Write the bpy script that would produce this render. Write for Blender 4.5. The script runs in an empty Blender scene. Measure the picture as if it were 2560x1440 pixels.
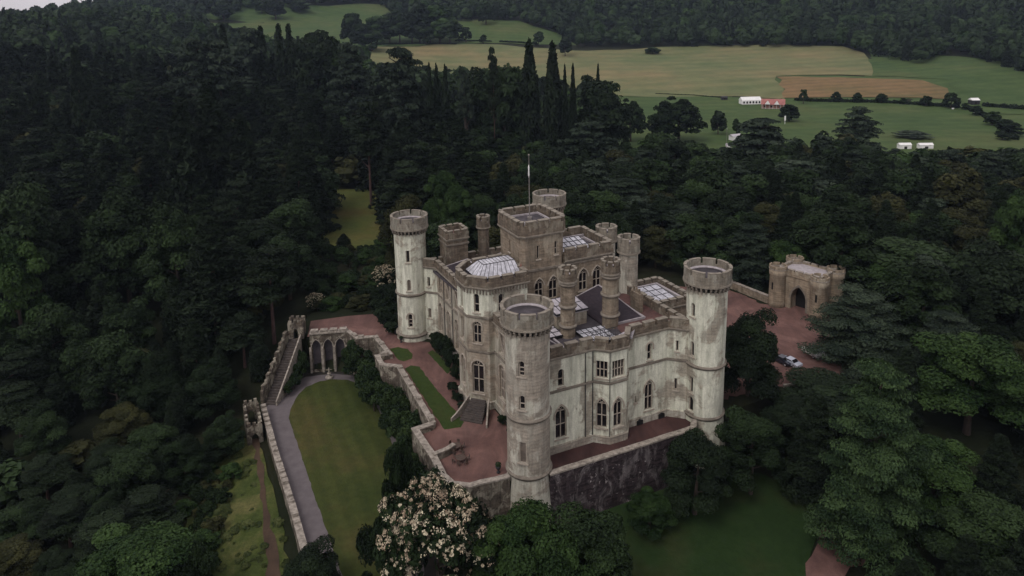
import bpy, bmesh, math, random
import numpy as np
from mathutils import Vector, Matrix
from mathutils.geometry import tessellate_polygon, delaunay_2d_cdt
SC = bpy.context.scene
COL = SC.collection
rad = math.radians
random.seed(7)
RNG = np.random.default_rng(7)

# ------------------------------------------------------------ camera
FPX, PITCH, ROLL, PX0, PY0, CAMZ = 1810.0, rad(10.0), rad(-0.923), 1280.0, 339.7, 68.7
_c, _s = math.cos(PITCH), math.sin(PITCH)
_R = np.array([[math.cos(ROLL), -math.sin(ROLL), 0], [math.sin(ROLL), math.cos(ROLL), 0], [0, 0, 1]])
CD = _R @ [0, _c, _s]; CF = _R @ [0, -_s, _c]; CX = _R @ [1, 0, 0]
cam_d = bpy.data.cameras.new('camera'); cam = bpy.data.objects.new('camera', cam_d); COL.objects.link(cam)
xa = Vector((CX[0], CF[0], -CD[0])); ya = Vector((CX[1], CF[1], -CD[1])); za = Vector((CX[2], CF[2], -CD[2]))
m = Matrix((xa, -ya, -za)).transposed().to_4x4(); m.translation = Vector((0, 0, CAMZ)); cam.matrix_world = m
cam_d.sensor_width = 36; cam_d.lens = FPX / 2560 * 36
cam_d.shift_y = (PY0 - 720) / 2560
cam_d.clip_start = 1; cam_d.clip_end = 8000
SC.camera = cam

def proj(x, y, z):
    q = x * CX + y * CF + (CAMZ - z) * CD
    return PX0 + FPX * q[0] / q[2], PY0 + FPX * q[1] / q[2]
def ray(px, py):
    d = np.array([(px - PX0) / FPX, (py - PY0) / FPX, 1.0])
    return float(d @ CX), float(d @ CF), float(-(d @ CD))
def at(px, py, z):
    dx, dy, dz = ray(px, py); k = (z - CAMZ) / dz
    return (k * dx, k * dy)
def aty(px, py, Y):
    dx, dy, dz = ray(px, py); k = Y / dy
    return k * dx, CAMZ + k * dz

# ------------------------------------------------------------ sky, sun, exposure
SUN_EL, SUN_AZ = rad(52), rad(215)      # azimuth clockwise from +Y
w = bpy.data.worlds.new('World'); SC.world = w; w.use_nodes = True
nt = w.node_tree; nt.nodes.clear()
sky = nt.nodes.new('ShaderNodeTexSky'); sky.sky_type = 'NISHITA'; sky.sun_disc = False
sky.sun_elevation = SUN_EL; sky.sun_rotation = SUN_AZ; sky.air_density = 1.2; sky.dust_density = 4.0
hs = nt.nodes.new('ShaderNodeHueSaturation'); hs.inputs['Saturation'].default_value = 0.22
mx = nt.nodes.new('ShaderNodeMix'); mx.data_type = 'RGBA'; mx.blend_type = 'MULTIPLY'; mx.inputs[0].default_value = 1
mx.inputs[7].default_value = (1.0, 0.95, 0.97, 1)
bg = nt.nodes.new('ShaderNodeBackground'); bg.inputs['Strength'].default_value = 0.12
ow = nt.nodes.new('ShaderNodeOutputWorld')
nt.links.new(sky.outputs[0], hs.inputs['Color']); nt.links.new(hs.outputs[0], mx.inputs[6])
cloud = nt.nodes.new('ShaderNodeMix'); cloud.data_type = 'RGBA'; cloud.inputs[0].default_value = 0.72      # overcast: a pale cloud layer over the sky
tcn = nt.nodes.new('ShaderNodeTexCoord'); cn = nt.nodes.new('ShaderNodeTexNoise'); cn.inputs['Scale'].default_value = 3.0; cn.inputs['Detail'].default_value = 4
cr_ = nt.nodes.new('ShaderNodeValToRGB'); cr_.color_ramp.elements[0].color = (4.6, 4.25, 4.45, 1); cr_.color_ramp.elements[1].color = (6.4, 6.0, 6.15, 1)
cr_.color_ramp.elements[0].position = .3; cr_.color_ramp.elements[1].position = .7
nt.links.new(tcn.outputs['Generated'], cn.inputs['Vector']); nt.links.new(cn.outputs['Fac'], cr_.inputs[0])
nt.links.new(mx.outputs[2], cloud.inputs[6]); nt.links.new(cr_.outputs[0], cloud.inputs[7])
nt.links.new(cloud.outputs[2], bg.inputs['Color']); nt.links.new(bg.outputs[0], ow.inputs[0])
sl = bpy.data.lights.new('sun', 'SUN'); so = bpy.data.objects.new('sun', sl); COL.objects.link(so)
sl.energy = 0.8; sl.angle = rad(22); sl.color = (1.0, 0.95, 0.9)
sd = Vector((math.sin(SUN_AZ) * math.cos(SUN_EL), math.cos(SUN_AZ) * math.cos(SUN_EL), math.sin(SUN_EL)))
so.rotation_euler = (-sd).to_track_quat('-Z', 'Y').to_euler(); so.location = (0, 0, 200)
SC.view_settings.view_transform = 'Standard'; SC.view_settings.look = 'None'
SC.view_settings.exposure = 0.38; SC.view_settings.gamma = 1
SC.render.engine = 'CYCLES'
SC.cycles.max_bounces = 5; SC.cycles.transparent_max_bounces = 4; SC.cycles.volume_bounces = 0

# ------------------------------------------------------------ tags and helpers
def tag(o, label=None, cat=None, group=None, kind=None):
    if label: o['label'] = label
    if cat: o['category'] = cat
    if group: o['group'] = group
    if kind: o['kind'] = kind
    return o
def empty(name, loc=(0, 0, 0), rz=0.0):
    o = bpy.data.objects.new(name, None); COL.objects.link(o)
    o.location = loc; o.rotation_euler = (0, 0, rz); o.empty_display_size = 0.5
    return o
def copy_tree(o, parent=None):
    c = o.copy(); COL.objects.link(c); c.parent = parent
    for ch in list(o.children): copy_tree(ch, c)
    return c

class MB:
    """collects polygons and builds ONE mesh object"""
    def __init__(s): s.v = []; s.f = []; s.mi = []
    def face(s, pts, mi=0):
        b = len(s.v); s.v += [tuple(p) for p in pts]; s.f.append(tuple(range(b, b + len(pts)))); s.mi.append(mi)
    def quads(s, ring0, ring1, mi=0, closed=True):
        n = len(ring0); r = range(n if closed else n - 1)
        for i in r:
            j = (i + 1) % n; s.face([ring0[i], ring0[j], ring1[j], ring1[i]], mi)
    def prism(s, poly, z0, z1, mi=0, bottom=True, top=True):
        a = [(p[0], p[1], z0) for p in poly]; b = [(p[0], p[1], z1) for p in poly]
        s.quads(a, b, mi)
        if top: s.face(b, mi)
        if bottom: s.face(a[::-1], mi)
    def box(s, c, size, rz=0.0, mi=0):
        hx, hy = size[0] / 2, size[1] / 2; ca, sa = math.cos(rz), math.sin(rz)
        poly = [(c[0] + x * ca - y * sa, c[1] + x * sa + y * ca) for x, y in ((-hx, -hy), (hx, -hy), (hx, hy), (-hx, hy))]
        s.prism(poly, c[2], c[2] + size[2], mi)
    def lathe(s, c, prof, n=24, mi=0, cap=True, a0=0.0):
        rings = []
        for r, z in prof:
            rings.append([(c[0] + r * math.cos(a0 + 2 * math.pi * i / n), c[1] + r * math.sin(a0 + 2 * math.pi * i / n), z) for i in range(n)])
        for a, b in zip(rings, rings[1:]): s.quads(a, b, mi)
        if cap: s.face(rings[0][::-1], mi); s.face(rings[-1], mi)
    def tube(s, p0, p1, r0, r1=None, n=8, mi=0):
        r1 = r0 if r1 is None else r1
        p0 = Vector(p0); p1 = Vector(p1); d = (p1 - p0).normalized()
        x = d.orthogonal().normalized(); y = d.cross(x)
        A = [p0 + (x * math.cos(t) + y * math.sin(t)) * r0 for t in (2 * math.pi * i / n for i in range(n))]
        B = [p1 + (x * math.cos(t) + y * math.sin(t)) * r1 for t in (2 * math.pi * i / n for i in range(n))]
        s.quads(A, B, mi); s.face(A[::-1], mi); s.face(B, mi)
    def build(s, name, mats, parent=None, smooth=False):
        me = bpy.data.meshes.new(name); me.from_pydata(s.v, [], s.f)
        if not isinstance(mats, (list, tuple)): mats = [mats]
        for mt in mats: me.materials.append(mt)
        me.polygons.foreach_set('material_index', s.mi)
        bm = bmesh.new(); bm.from_mesh(me); bmesh.ops.remove_doubles(bm, verts=bm.verts, dist=0.0005)
        bmesh.ops.recalc_face_normals(bm, faces=bm.faces); bm.to_mesh(me); bm.free()
        if smooth: me.polygons.foreach_set('use_smooth', [True] * len(me.polygons))
        me.update()
        o = bpy.data.objects.new(name, me); COL.objects.link(o)
        if parent is not None: o.parent = parent
        return o

def offset_path(path, d, closed):
    """offset a 2-D path by d to its right-hand side (outside of a counter-clockwise outline)"""
    n = len(path); out = []
    for i in range(n):
        p = Vector(path[i]); ns = []
        if closed or i > 0:
            t = (p - Vector(path[i - 1])).normalized(); ns.append(Vector((t.y, -t.x)))
        if closed or i < n - 1:
            t = (Vector(path[(i + 1) % n]) - p).normalized(); ns.append(Vector((t.y, -t.x)))
        nn = (ns[0] + ns[-1]).normalized(); k = max(0.35, nn.dot(ns[0])); out.append(p + nn * (d / k))
    return [(q.x, q.y) for q in out]
def band(mb, path, z0, z1, inn, out, closed=False, mi=0):
    """rectangular-section strip along a path; z0/z1 numbers or per-vertex lists"""
    A = offset_path(path, -inn, closed); B = offset_path(path, out, closed); n = len(path)
    Z0 = z0 if isinstance(z0, list) else [z0] * n; Z1 = z1 if isinstance(z1, list) else [z1] * n
    for i in range(n if closed else n - 1):
        j = (i + 1) % n
        a0, a1, b0, b1 = A[i], A[j], B[i], B[j]
        P = lambda q, z: (q[0], q[1], z)
        mb.face([P(b0, Z0[i]), P(b1, Z0[j]), P(b1, Z1[j]), P(b0, Z1[i])], mi)
        mb.face([P(a1, Z0[j]), P(a0, Z0[i]), P(a0, Z1[i]), P(a1, Z1[j])], mi)
        mb.face([P(b0, Z1[i]), P(b1, Z1[j]), P(a1, Z1[j]), P(a0, Z1[i])], mi)
        mb.face([P(a0, Z0[i]), P(a1, Z0[j]), P(b1, Z0[j]), P(b0, Z0[i])], mi)
    if not closed:
        for i in (0, n - 1):
            mb.face([(A[i][0], A[i][1], Z0[i]), (B[i][0], B[i][1], Z0[i]), (B[i][0], B[i][1], Z1[i]), (A[i][0], A[i][1], Z1[i])], mi)
def merlons(mb, path, z0, z1, inn, out, closed=False, wm=1.9, wg=0.65, mi=0, cap=None):
    n = len(path)
    for i in range(n if closed else n - 1):
        p = Vector(path[i]); q = Vector(path[(i + 1) % n]); L = (q - p).length
        if L < 0.9: continue
        t = (q - p) / L; k = max(1, round((L - wg) / (wm + wg))); W_ = (L - (k) * wg) / k
        for j in range(k):
            a = wg / 2 + j * (W_ + wg); b = a + W_
            P0 = p + t * a; P1 = p + t * b
            band(mb, [tuple(P0), tuple(P1)], z0, z1 - 0.12, inn, out, mi=mi)
            band(mb, [tuple(P0 - t * .05), tuple(P1 + t * .05)], z1 - 0.12, z1, inn + .06, out + .06, mi=cap if cap is not None else mi)

# ------------------------------------------------------------ materials
def new_mat(name):
    mt = bpy.data.materials.new(name); mt.use_nodes = True
    n = mt.node_tree; b = n.nodes['Principled BSDF']; return mt, n, b
def N(n, t, **k):
    nd = n.nodes.new(t)
    for a, v in k.items(): setattr(nd, a, v)
    return nd
def noise(n, scale, vec=None, detail=5, rough=.6, dist=0.0):
    nd = N(n, 'ShaderNodeTexNoise'); nd.inputs['Scale'].default_value = scale
    nd.inputs['Detail'].default_value = detail; nd.inputs['Roughness'].default_value = rough; nd.inputs['Distortion'].default_value = dist
    if vec is not None: n.links.new(vec, nd.inputs['Vector'])
    return nd.outputs['Fac']
def ramp(n, fac, stops):
    nd = N(n, 'ShaderNodeValToRGB'); cr = nd.color_ramp
    while len(cr.elements) < len(stops): cr.elements.new(0.5)
    for e, (p, c) in zip(cr.elements, stops):
        e.position = p; e.color = (*c, 1) if len(c) == 3 else c
    n.links.new(fac, nd.inputs[0]); return nd.outputs['Color']
def mixc(n, fac, a, b, mode='MIX'):
    nd = N(n, 'ShaderNodeMix', data_type='RGBA', blend_type=mode)
    for i, v in ((0, fac), (6, a), (7, b)):
        if hasattr(v, 'links'): n.links.new(v, nd.inputs[i])
        elif i == 0: nd.inputs[0].default_value = v
        else: nd.inputs[i].default_value = (*v, 1)
    return nd.outputs[2]
def world_vec(n, scale=(1, 1, 1)):
    g = N(n, 'ShaderNodeNewGeometry'); mp = N(n, 'ShaderNodeMapping'); mp.inputs['Scale'].default_value = scale
    n.links.new(g.outputs['Position'], mp.inputs['Vector']); return mp.outputs[0]
def bump(n, b, h, strength=.3, dist=.1):
    bp = N(n, 'ShaderNodeBump'); bp.inputs['Strength'].default_value = strength; bp.inputs['Distance'].default_value = dist
    n.links.new(h, bp.inputs['Height']); n.links.new(bp.outputs[0], b.inputs['Normal'])
def simple(name, c1, c2=None, scale=3.0, rough=.85, stretch=(1, 1, 1), bmp=0.0, metal=0.0, spec=.3):
    mt, n, b = new_mat(name)
    c2 = c2 or tuple(x * .75 for x in c1)
    f = noise(n, scale, world_vec(n, stretch))
    n.links.new(ramp(n, f, [(.32, c2), (.68, c1)]), b.inputs['Base Color'])
    b.inputs['Roughness'].default_value = rough; b.inputs['Metallic'].default_value = metal
    b.inputs['Specular IOR Level'].default_value = spec
    if bmp: bump(n, b, noise(n, scale * 3, world_vec(n, stretch)), bmp)
    return mt
def masonry(name, render, stone, thr, stain=.5, big=.16, block=.32):
    """old limewash that has worn off in patches and streaks down to the stone below"""
    mt, n, b = new_mat(name)
    v = world_vec(n)
    patch = noise(n, big, v, 6, .62, .6)
    streak = noise(n, 1.0, world_vec(n, (1.1, 1.1, .11)), 4, .6)
    courses = noise(n, 1.0, world_vec(n, (.8, .8, 3.2)), 4, .7)
    fine = noise(n, 5.0, v, 6, .7)
    def ma(op, a, bb):
        nd = N(n, 'ShaderNodeMath', operation=op)
        for i, q in ((0, a), (1, bb)):
            if hasattr(q, 'links'): n.links.new(q, nd.inputs[i])
            else: nd.inputs[i].default_value = q
        return nd.outputs[0]
    m1 = ma('ADD', ma('MULTIPLY', patch, .80), ma('MULTIPLY', streak, .15))
    m1 = ma('ADD', m1, ma('MULTIPLY', courses, .05))
    mask = ramp(n, m1, [(thr - .025, (0, 0, 0)), (thr + .025, (1, 1, 1))])
    stc = ramp(n, noise(n, 1.0, world_vec(n, (.5, .5, .9)), 5, .65), [(.3, tuple(x * .75 for x in stone)), (.5, stone), (.7, tuple(min(1, x * 1.22) for x in stone))])
    vor = N(n, 'ShaderNodeTexVoronoi'); vor.inputs['Scale'].default_value = 1.0; n.links.new(world_vec(n, (1.15, 1.15, 2.6)), vor.inputs['Vector'])
    stc = mixc(n, block, stc, ramp(n, vor.outputs['Color'], [(.2, (.62, .60, .58)), (.5, (1, 1, 1)), (.8, (1.28, 1.24, 1.18))]), 'MULTIPLY')
    wv = N(n, 'ShaderNodeTexWave', bands_direction='Z'); wv.inputs['Scale'].default_value = .62; wv.inputs['Distortion'].default_value = .8; wv.inputs['Detail Scale'].default_value = 1.5; n.links.new(v, wv.inputs['Vector'])
    stc = mixc(n, .7, stc, ramp(n, wv.outputs['Fac'], [(.0, (.74, .72, .70)), (.16, (1, 1, 1))]), 'MULTIPLY')
    rc = ramp(n, streak, [(.28, tuple(render[i] * k for i, k in enumerate((.66, .68, .64)))), (.55, render), (.75, tuple(min(1, x * 1.1) for x in render))])
    c = mixc(n, mask, stc, rc)
    c = mixc(n, ramp(n, noise(n, .45, world_vec(n, (1, 1, .6)), 6, .7, .8), [(.5, (0, 0, 0)), (.62, (.55, .55, .55))]), c, tuple(x * .62 for x in render))
    st = ramp(n, noise(n, .9, world_vec(n, (1.6, 1.6, .22)), 6, .7, .3), [(.42, (1, 1, 1)), (.7, (1 - stain,) * 3)])
    c = mixc(n, 1.0, c, st, 'MULTIPLY')
    c = mixc(n, .55, c, ramp(n, fine, [(.3, (.62, .6, .58)), (.6, (1.05, 1.05, 1.05))]), 'MULTIPLY')
    n.links.new(c, b.inputs['Base Color']); b.inputs['Roughness'].default_value = .92; b.inputs['Specular IOR Level'].default_value = .15
    bump(n, b, ma('ADD', fine, ma('MULTIPLY', courses, .6)), .3, .1)
    return mt
M = {}
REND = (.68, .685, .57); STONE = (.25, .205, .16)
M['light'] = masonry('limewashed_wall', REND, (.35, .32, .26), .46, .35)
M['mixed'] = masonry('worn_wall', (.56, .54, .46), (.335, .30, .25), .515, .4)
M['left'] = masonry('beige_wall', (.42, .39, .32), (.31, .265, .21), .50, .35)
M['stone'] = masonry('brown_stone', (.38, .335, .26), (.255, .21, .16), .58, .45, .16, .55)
M['parapet'] = masonry('parapet_stone', (.27, .24, .19), (.165, .135, .105), .56, .5, .3, .6)
M['capstone'] = masonry('tower_parapet_stone', (.33, .31, .26), (.24, .215, .175), .52, .5, .35)
M['coping'] = simple('coping_stone', (.38, .34, .29), (.14, .12, .10), 1.6, bmp=.3)
M['oldwall'] = masonry('garden_wall_stone', (.34, .31, .25), (.125, .105, .085), .53, .7, .6, .8)
M['dark_stone'] = masonry('dark_retaining_stone', (.42, .38, .38), (.046, .036, .040), .625, .5, 1.5, 1.0)
M['frame'] = simple('window_frame_stone', (.40, .36, .30), (.26, .22, .18), 2.5, bmp=.2)
M['mould'] = simple('moulding_stone', (.23, .20, .165), (.115, .10, .08), 1.2, bmp=.2)
M['capping'] = simple('parapet_capping', (.27, .24, .195), (.15, .13, .105), 1.3, bmp=.2)
M['steps'] = simple('dark_steps', (.085, .07, .062), (.045, .038, .035), 1.2, bmp=.2)
M['lead'] = simple('lead_roof', (.085, .074, .082), (.03, .027, .032), .7, .75)
M['redroof'] = simple('red_brown_roof', (.14, .07, .06), (.07, .038, .036), .8, .8)
M['flash'] = simple('pale_lead_flashing', (.45, .42, .43), (.28, .25, .26), 1.5, .6)
M['slate'] = simple('dark_slate', (.045, .034, .042), (.022, .018, .024), 1.2, .7, (1, 1, 4))
M['pale_roof'] = simple('white_roof_panels', (.55, .52, .55), (.30, .28, .31), 1.3, .5)
M['door'] = simple('dark_opening', (.012, .011, .011), (.006, .006, .006), 2)
def gravel(name, c0, c1, c2):
    mt, n, b = new_mat(name); v = world_vec(n)
    c = ramp(n, noise(n, .12, v, 6, .65, .8), [(.3, c0), (.5, c1), (.7, c2)])
    c = mixc(n, .6, c, ramp(n, noise(n, .5, world_vec(n, (.35, .12, 1)), 5, .7, 1.5), [(.35, (.60, .62, .65)), (.62, (1.3, 1.25, 1.22))]), 'MULTIPLY')
    c = mixc(n, .4, c, ramp(n, noise(n, 6.0, v, 3, .7), [(.3, (.7, .7, .7)), (.7, (1.25, 1.25, 1.25))]), 'MULTIPLY')
    c = mixc(n, ramp(n, noise(n, .35, v, 6, .75, .5), [(.66, (0, 0, 0)), (.74, (.6, .6, .6))]), c, (.035, .04, .018))
    n.links.new(c, b.inputs['Base Color']); b.inputs['Roughness'].default_value = .95; b.inputs['Specular IOR Level'].default_value = .15
    bump(n, b, noise(n, 8, v), .3, .05); return mt
M['gravel'] = gravel('red_gravel', (.085, .050, .045), (.130, .074, .064), (.185, .110, .094))
M['gravel_dk'] = gravel('dark_red_gravel', (.050, .028, .026), (.068, .036, .033), (.095, .054, .048))  # darker brown tones of the red gravel, for the front walk
M['path'] = simple('grey_gravel', (.135, .118, .122), (.10, .086, .09), .6, .95, bmp=.2)
M['earth'] = simple('dark_earth', (.03, .026, .02), (.016, .014, .011), .5, .95)
M['metal_dk'] = simple('dark_metal', (.03, .03, .035), None, 4, .5)
M['wood'] = simple('weathered_wood', (.10, .07, .055), (.05, .035, .03), 5, .8)
M['white'] = simple('white_cloth', (.78, .78, .76), (.66, .66, .65), .6, .7)
M['pink'] = simple('pink_tiles', (.36, .15, .13), (.25, .10, .09), .5, .8)
M['brick'] = simple('red_brick', (.22, .12, .09), (.15, .08, .06), .8, .9)
M['bark'] = simple('bark', (.07, .052, .042), (.03, .023, .019), 2.5, .95, (1, 1, .3), bmp=.5)
M['bark_red'] = simple('reddish_bark', (.10, .058, .05), (.05, .03, .027), 2.5, .95, (1, 1, .3), bmp=.5)
M['canvas'] = simple('grey_canvas', (.22, .2, .19), (.15, .14, .13), 2, .8)
def glassy(name, c, rough=.12):
    mt, n, b = new_mat(name)
    n.links.new(ramp(n, noise(n, 1.7, world_vec(n)), [(.4, tuple(x * .6 for x in c)), (.6, c)]), b.inputs['Base Color'])
    b.inputs['Roughness'].default_value = rough; b.inputs['Specular IOR Level'].default_value = .6; return mt
M['glass'] = glassy('dark_window_glass', (.016, .014, .016))
M['blind'] = glassy('blind_reflection_pane', (.17, .14, .115), .5)  # beige-brown glass reflection painted into the pane colour, also used as blinds
M['skyglass'] = glassy('skylight_glass', (.56, .56, .61), .3)
def grass(name, cols, s1=.05, s2=.6, stripe=None, contrast=.5):
    mt, n, b = new_mat(name); v = world_vec(n)
    c = ramp(n, noise(n, s1, v, 5, .65), [(.3, cols[0]), (.5, cols[1]), (.7, cols[2])])
    c = mixc(n, contrast, c, ramp(n, noise(n, s2, v, 6, .75), [(.3, (.55, .6, .5)), (.65, (1.25, 1.2, 1.1))]), 'MULTIPLY')
    if stripe:
        ang, width, amt = stripe
        mp = N(n, 'ShaderNodeMapping'); mp.inputs['Rotation'].default_value = (0, 0, ang)
        n.links.new(v, mp.inputs['Vector'])
        wv = N(n, 'ShaderNodeTexWave'); wv.inputs['Scale'].default_value = 1 / width; wv.inputs['Distortion'].default_value = 1.2
        wv.inputs['Detail'].default_value = 2; n.links.new(mp.outputs[0], wv.inputs['Vector'])
        c = mixc(n, amt, c, ramp(n, wv.outputs['Fac'], [(.2, (.7, .74, .7)), (.8, (1.2, 1.16, 1.1))]), 'MULTIPLY')
    n.links.new(c, b.inputs['Base Color']); b.inputs['Roughness'].default_value = .95; b.inputs['Specular IOR Level'].default_value = .1
    bump(n, b, noise(n, s2 * 4, v), .4, .3)
    return mt
M['lawn'] = grass('mown_lawn', [(.032, .046, .013), (.046, .056, .017), (.068, .060, .023)], .09, .8, (rad(-24), 9.0, .3))
M['turf'] = grass('terrace_turf', [(.028, .048, .013), (.036, .056, .016), (.044, .052, .018)], .2, 1.2)
M['dark_grass'] = grass('dark_green_grass', [(.012, .026, .008), (.018, .036, .011), (.030, .036, .014)], .06, .8)  # darker green tones for the grass below the front walk
M['ground'] = grass('woodland_floor', [(.010, .014, .007), (.015, .018, .009), (.019, .018, .011)], .03, .4)
M['meadow'] = grass('rough_meadow', [(.026, .042, .012), (.056, .072, .022), (.11, .105, .045)], .16, 1.5, None, .9)
M['clearing'] = grass('ochre_clearing', [(.050, .074, .022), (.078, .088, .027), (.10, .082, .030)], .035, .5)
M['field'] = grass('pasture', [(.040, .072, .026), (.056, .088, .032), (.080, .096, .040)], .012, .09, (rad(92), 50.0, .2))
M['hay'] = grass('hay_field', [(.095, .125, .058), (.135, .142, .072), (.195, .155, .085)], .008, .05, (rad(91), 90.0, .25))
M['stubble'] = grass('stubble_field', [(.10, .092, .042), (.155, .108, .055), (.185, .12, .066)], .012, .08, (rad(90), 40.0, .3))

def foliage(name, lo, hi, var=.5):
    mt, n, b = new_mat(name)
    a = N(n, 'ShaderNodeAttribute', attribute_name='tint'); oi = N(n, 'ShaderNodeObjectInfo')
    c = ramp(n, a.outputs['Fac'], [(0, lo), (1, hi)])
    c2 = ramp(n, oi.outputs['Random'], [(0, (1 - var, 1 - var * .85, 1 - var)), (.5, (1, 1, 1)), (1, (1 + var * .45, 1 + var * .45, 1 + var * .25))])
    c = mixc(n, 1.0, c, c2, 'MULTIPLY'); n.links.new(c, b.inputs['Base Color'])
    b.inputs['Roughness'].default_value = .7; b.inputs['Specular IOR Level'].default_value = .12
    return mt
M['leaf'] = foliage('broadleaf_foliage', (.005, .011, .004), (.025, .044, .016))
M['leaf_bright'] = foliage('fresh_foliage', (.007, .019, .005), (.036, .066, .018), .3)
M['leaf_olive'] = foliage('olive_foliage', (.012, .015, .005), (.044, .046, .016), .25)
M['needle'] = foliage('conifer_foliage', (.004, .008, .004), (.017, .028, .013), .4)
M['cedar'] = foliage('cedar_foliage', (.007, .014, .010), (.040, .056, .036), .35)
M['cedar_green'] = foliage('green_cedar_foliage', (.008, .019, .008), (.046, .078, .030), .2)
M['evergreen'] = foliage('dark_evergreen_foliage', (.005, .010, .005), (.016, .028, .011), .2)
M['ivy'] = foliage('climbing_foliage', (.008, .018, .007), (.032, .052, .018), .3)
M['scrub'] = foliage('pale_scrub', (.026, .042, .012), (.10, .115, .042), .25)
M['flower'] = foliage('cream_blossom', (.36, .27, .19), (.70, .64, .48), .05)

# ------------------------------------------------------------ walls with real window openings
def arch_outline(w, h, kind, n=7):
    """outline of an opening, sill centre at (0,0), counter-clockwise in (s,z)"""
    r = w / 2
    if kind == 'rect': return [(-r, 0), (r, 0), (r, h), (-r, h)]
    pts = [(-r, 0), (r, 0)]
    if kind == 'round':
        for i in range(n + 1):
            t = math.pi * i / n; pts.append((r * math.cos(t), h - r + r * math.sin(t)))
    else:                                                # pointed
        H = w * .85; R_ = (r * r + H * H) / (2 * r)      # two arcs meeting in a point
        for i in range(n):
            t = math.asin(H / R_) * i / (n - 1); pts.append((r - R_ + R_ * math.cos(t), h - H + R_ * math.sin(t)))
        for i in range(n - 2, -1, -1):
            t = math.asin(H / R_) * i / (n - 1); pts.append((-(r - R_ + R_ * math.cos(t)), h - H + R_ * math.sin(t)))
    return pts
def panel(mb, F, w, z0, z1, holes, depth=.45, mi=0):
    outer = [(0, z0), (w, z0), (w, z1), (0, z1)]
    loops = [outer] + [[(s + x, z + y) for x, y in arch_outline(ww, hh, k)][::-1] for s, z, ww, hh, k in holes]
    if len(loops) == 1: mb.face([F(s, z, 0) for s, z in outer], mi); return
    flat = [p for l in loops for p in l]
    for t in tessellate_polygon([[Vector((x, y, 0)) for x, y in l] for l in loops]):
        mb.face([F(*flat[i], 0) for i in t], mi)
    for l in loops[1:]:
        mb.quads([F(s, z, 0) for s, z in l], [F(s, z, -depth) for s, z in l], mi)
def window(F, s, z, w, h, kind, parent, lights=1, trans=0, pane='glass', hood=True, depth=.45, name='window', frame='frame', sill=True):
    mb = MB(); o = [(s + x, z + y) for x, y in arch_outline(w + .04, h + .02, kind)]
    mb.face([F(a, b, -depth + .06) for a, b in o], 1)
    t = .14; i_ = [(s + x, z + .1 + y) for x, y in arch_outline(w - 2 * t, h - .22, kind)]
    A = [F(a, b, -depth + .2) for a, b in o]; B = [F(a, b, -depth + .2) for a, b in i_]; C_ = [F(a, b, -depth + .07) for a, b in i_]
    mb.quads(A, B, 0); mb.quads(B, C_, 0)
    def bar(a0, a1, b0, b1, d0=-depth + .07, d1=-depth + .22):
        q = [(a0, b0), (a1, b0), (a1, b1), (a0, b1)]
        lo = [F(a, b, d0) for a, b in q]; hi = [F(a, b, d1) for a, b in q]; mb.quads(lo, hi, 0); mb.face(hi, 0)
    top = z + h - (w * .45 if kind != 'rect' else .1)
    for k in range(1, lights):
        c = s - w / 2 + w * k / lights; bar(c - .075, c + .075, z + .05, top + (.25 if kind != 'rect' else 0))
    for k in range(1, trans + 1):
        c = z + (top - z) * k / (trans + 1); bar(s - w / 2 + .05, s + w / 2 - .05, c - .06, c + .06, -depth + .07, -depth + .19)
    if kind != 'rect' and lights > 1:                    # tracery head: small heads over each light and an eye
        bar(s - w / 2 + .1, s + w / 2 - .1, top - .06, top + .08)
        ey = [(s + .2 * math.cos(q), top + w * .27 + .2 * math.sin(q)) for q in [math.pi * j / 4 for j in range(8)]]
        ei = [(s + .32 * math.cos(q), top + w * .27 + .32 * math.sin(q)) for q in [math.pi * j / 4 for j in range(8)]]
        mb.quads([F(a, b, -depth + .2) for a, b in ey], [F(a, b, -depth + .2) for a, b in ei], 0)
    if hood:
        g = .12; o1 = [(s + x, z + y) for x, y in arch_outline(w + 2 * g, h + g, kind)][1:]; o2 = [(s + x, z + y) for x, y in arch_outline(w + 2 * g + .5, h + g + .25, kind)][1:]
        if kind == 'rect': pass
        else:
            k = min(len(o1), len(o2)); o1 = [(a, max(b, z + h * .62)) for a, b in o1[:k]]; o2 = [(a, max(b, z + h * .62)) for a, b in o2[:k]]
            o1.append((s - w / 2 - g, z + h * .62)); o2.append((s - w / 2 - g - .25, z + h * .62))
        a = [F(x, y, .14) for x, y in o1]; b = [F(x, y, .14) for x, y in o2]; c = [F(x, y, -.02) for x, y in o2]; d = [F(x, y, -.02) for x, y in o1]
        cl = kind == 'rect'
        mb.quads(d, a, 0, cl); mb.quads(a, b, 0, cl); mb.quads(b, c, 0, cl)
    if sill:
        q0 = [(s - w / 2 - .25, z - .22), (s + w / 2 + .25, z - .22), (s + w / 2 + .25, z - .02), (s - w / 2 - .25, z - .02)]
        lo = [F(a, b, -.05) for a, b in q0]; hi = [F(a, b, .2) for a, b in q0]; mb.quads(lo, hi, 0); mb.face(hi, 0)
    return mb.build(name, [M[frame], M[pane]], parent)

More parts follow.
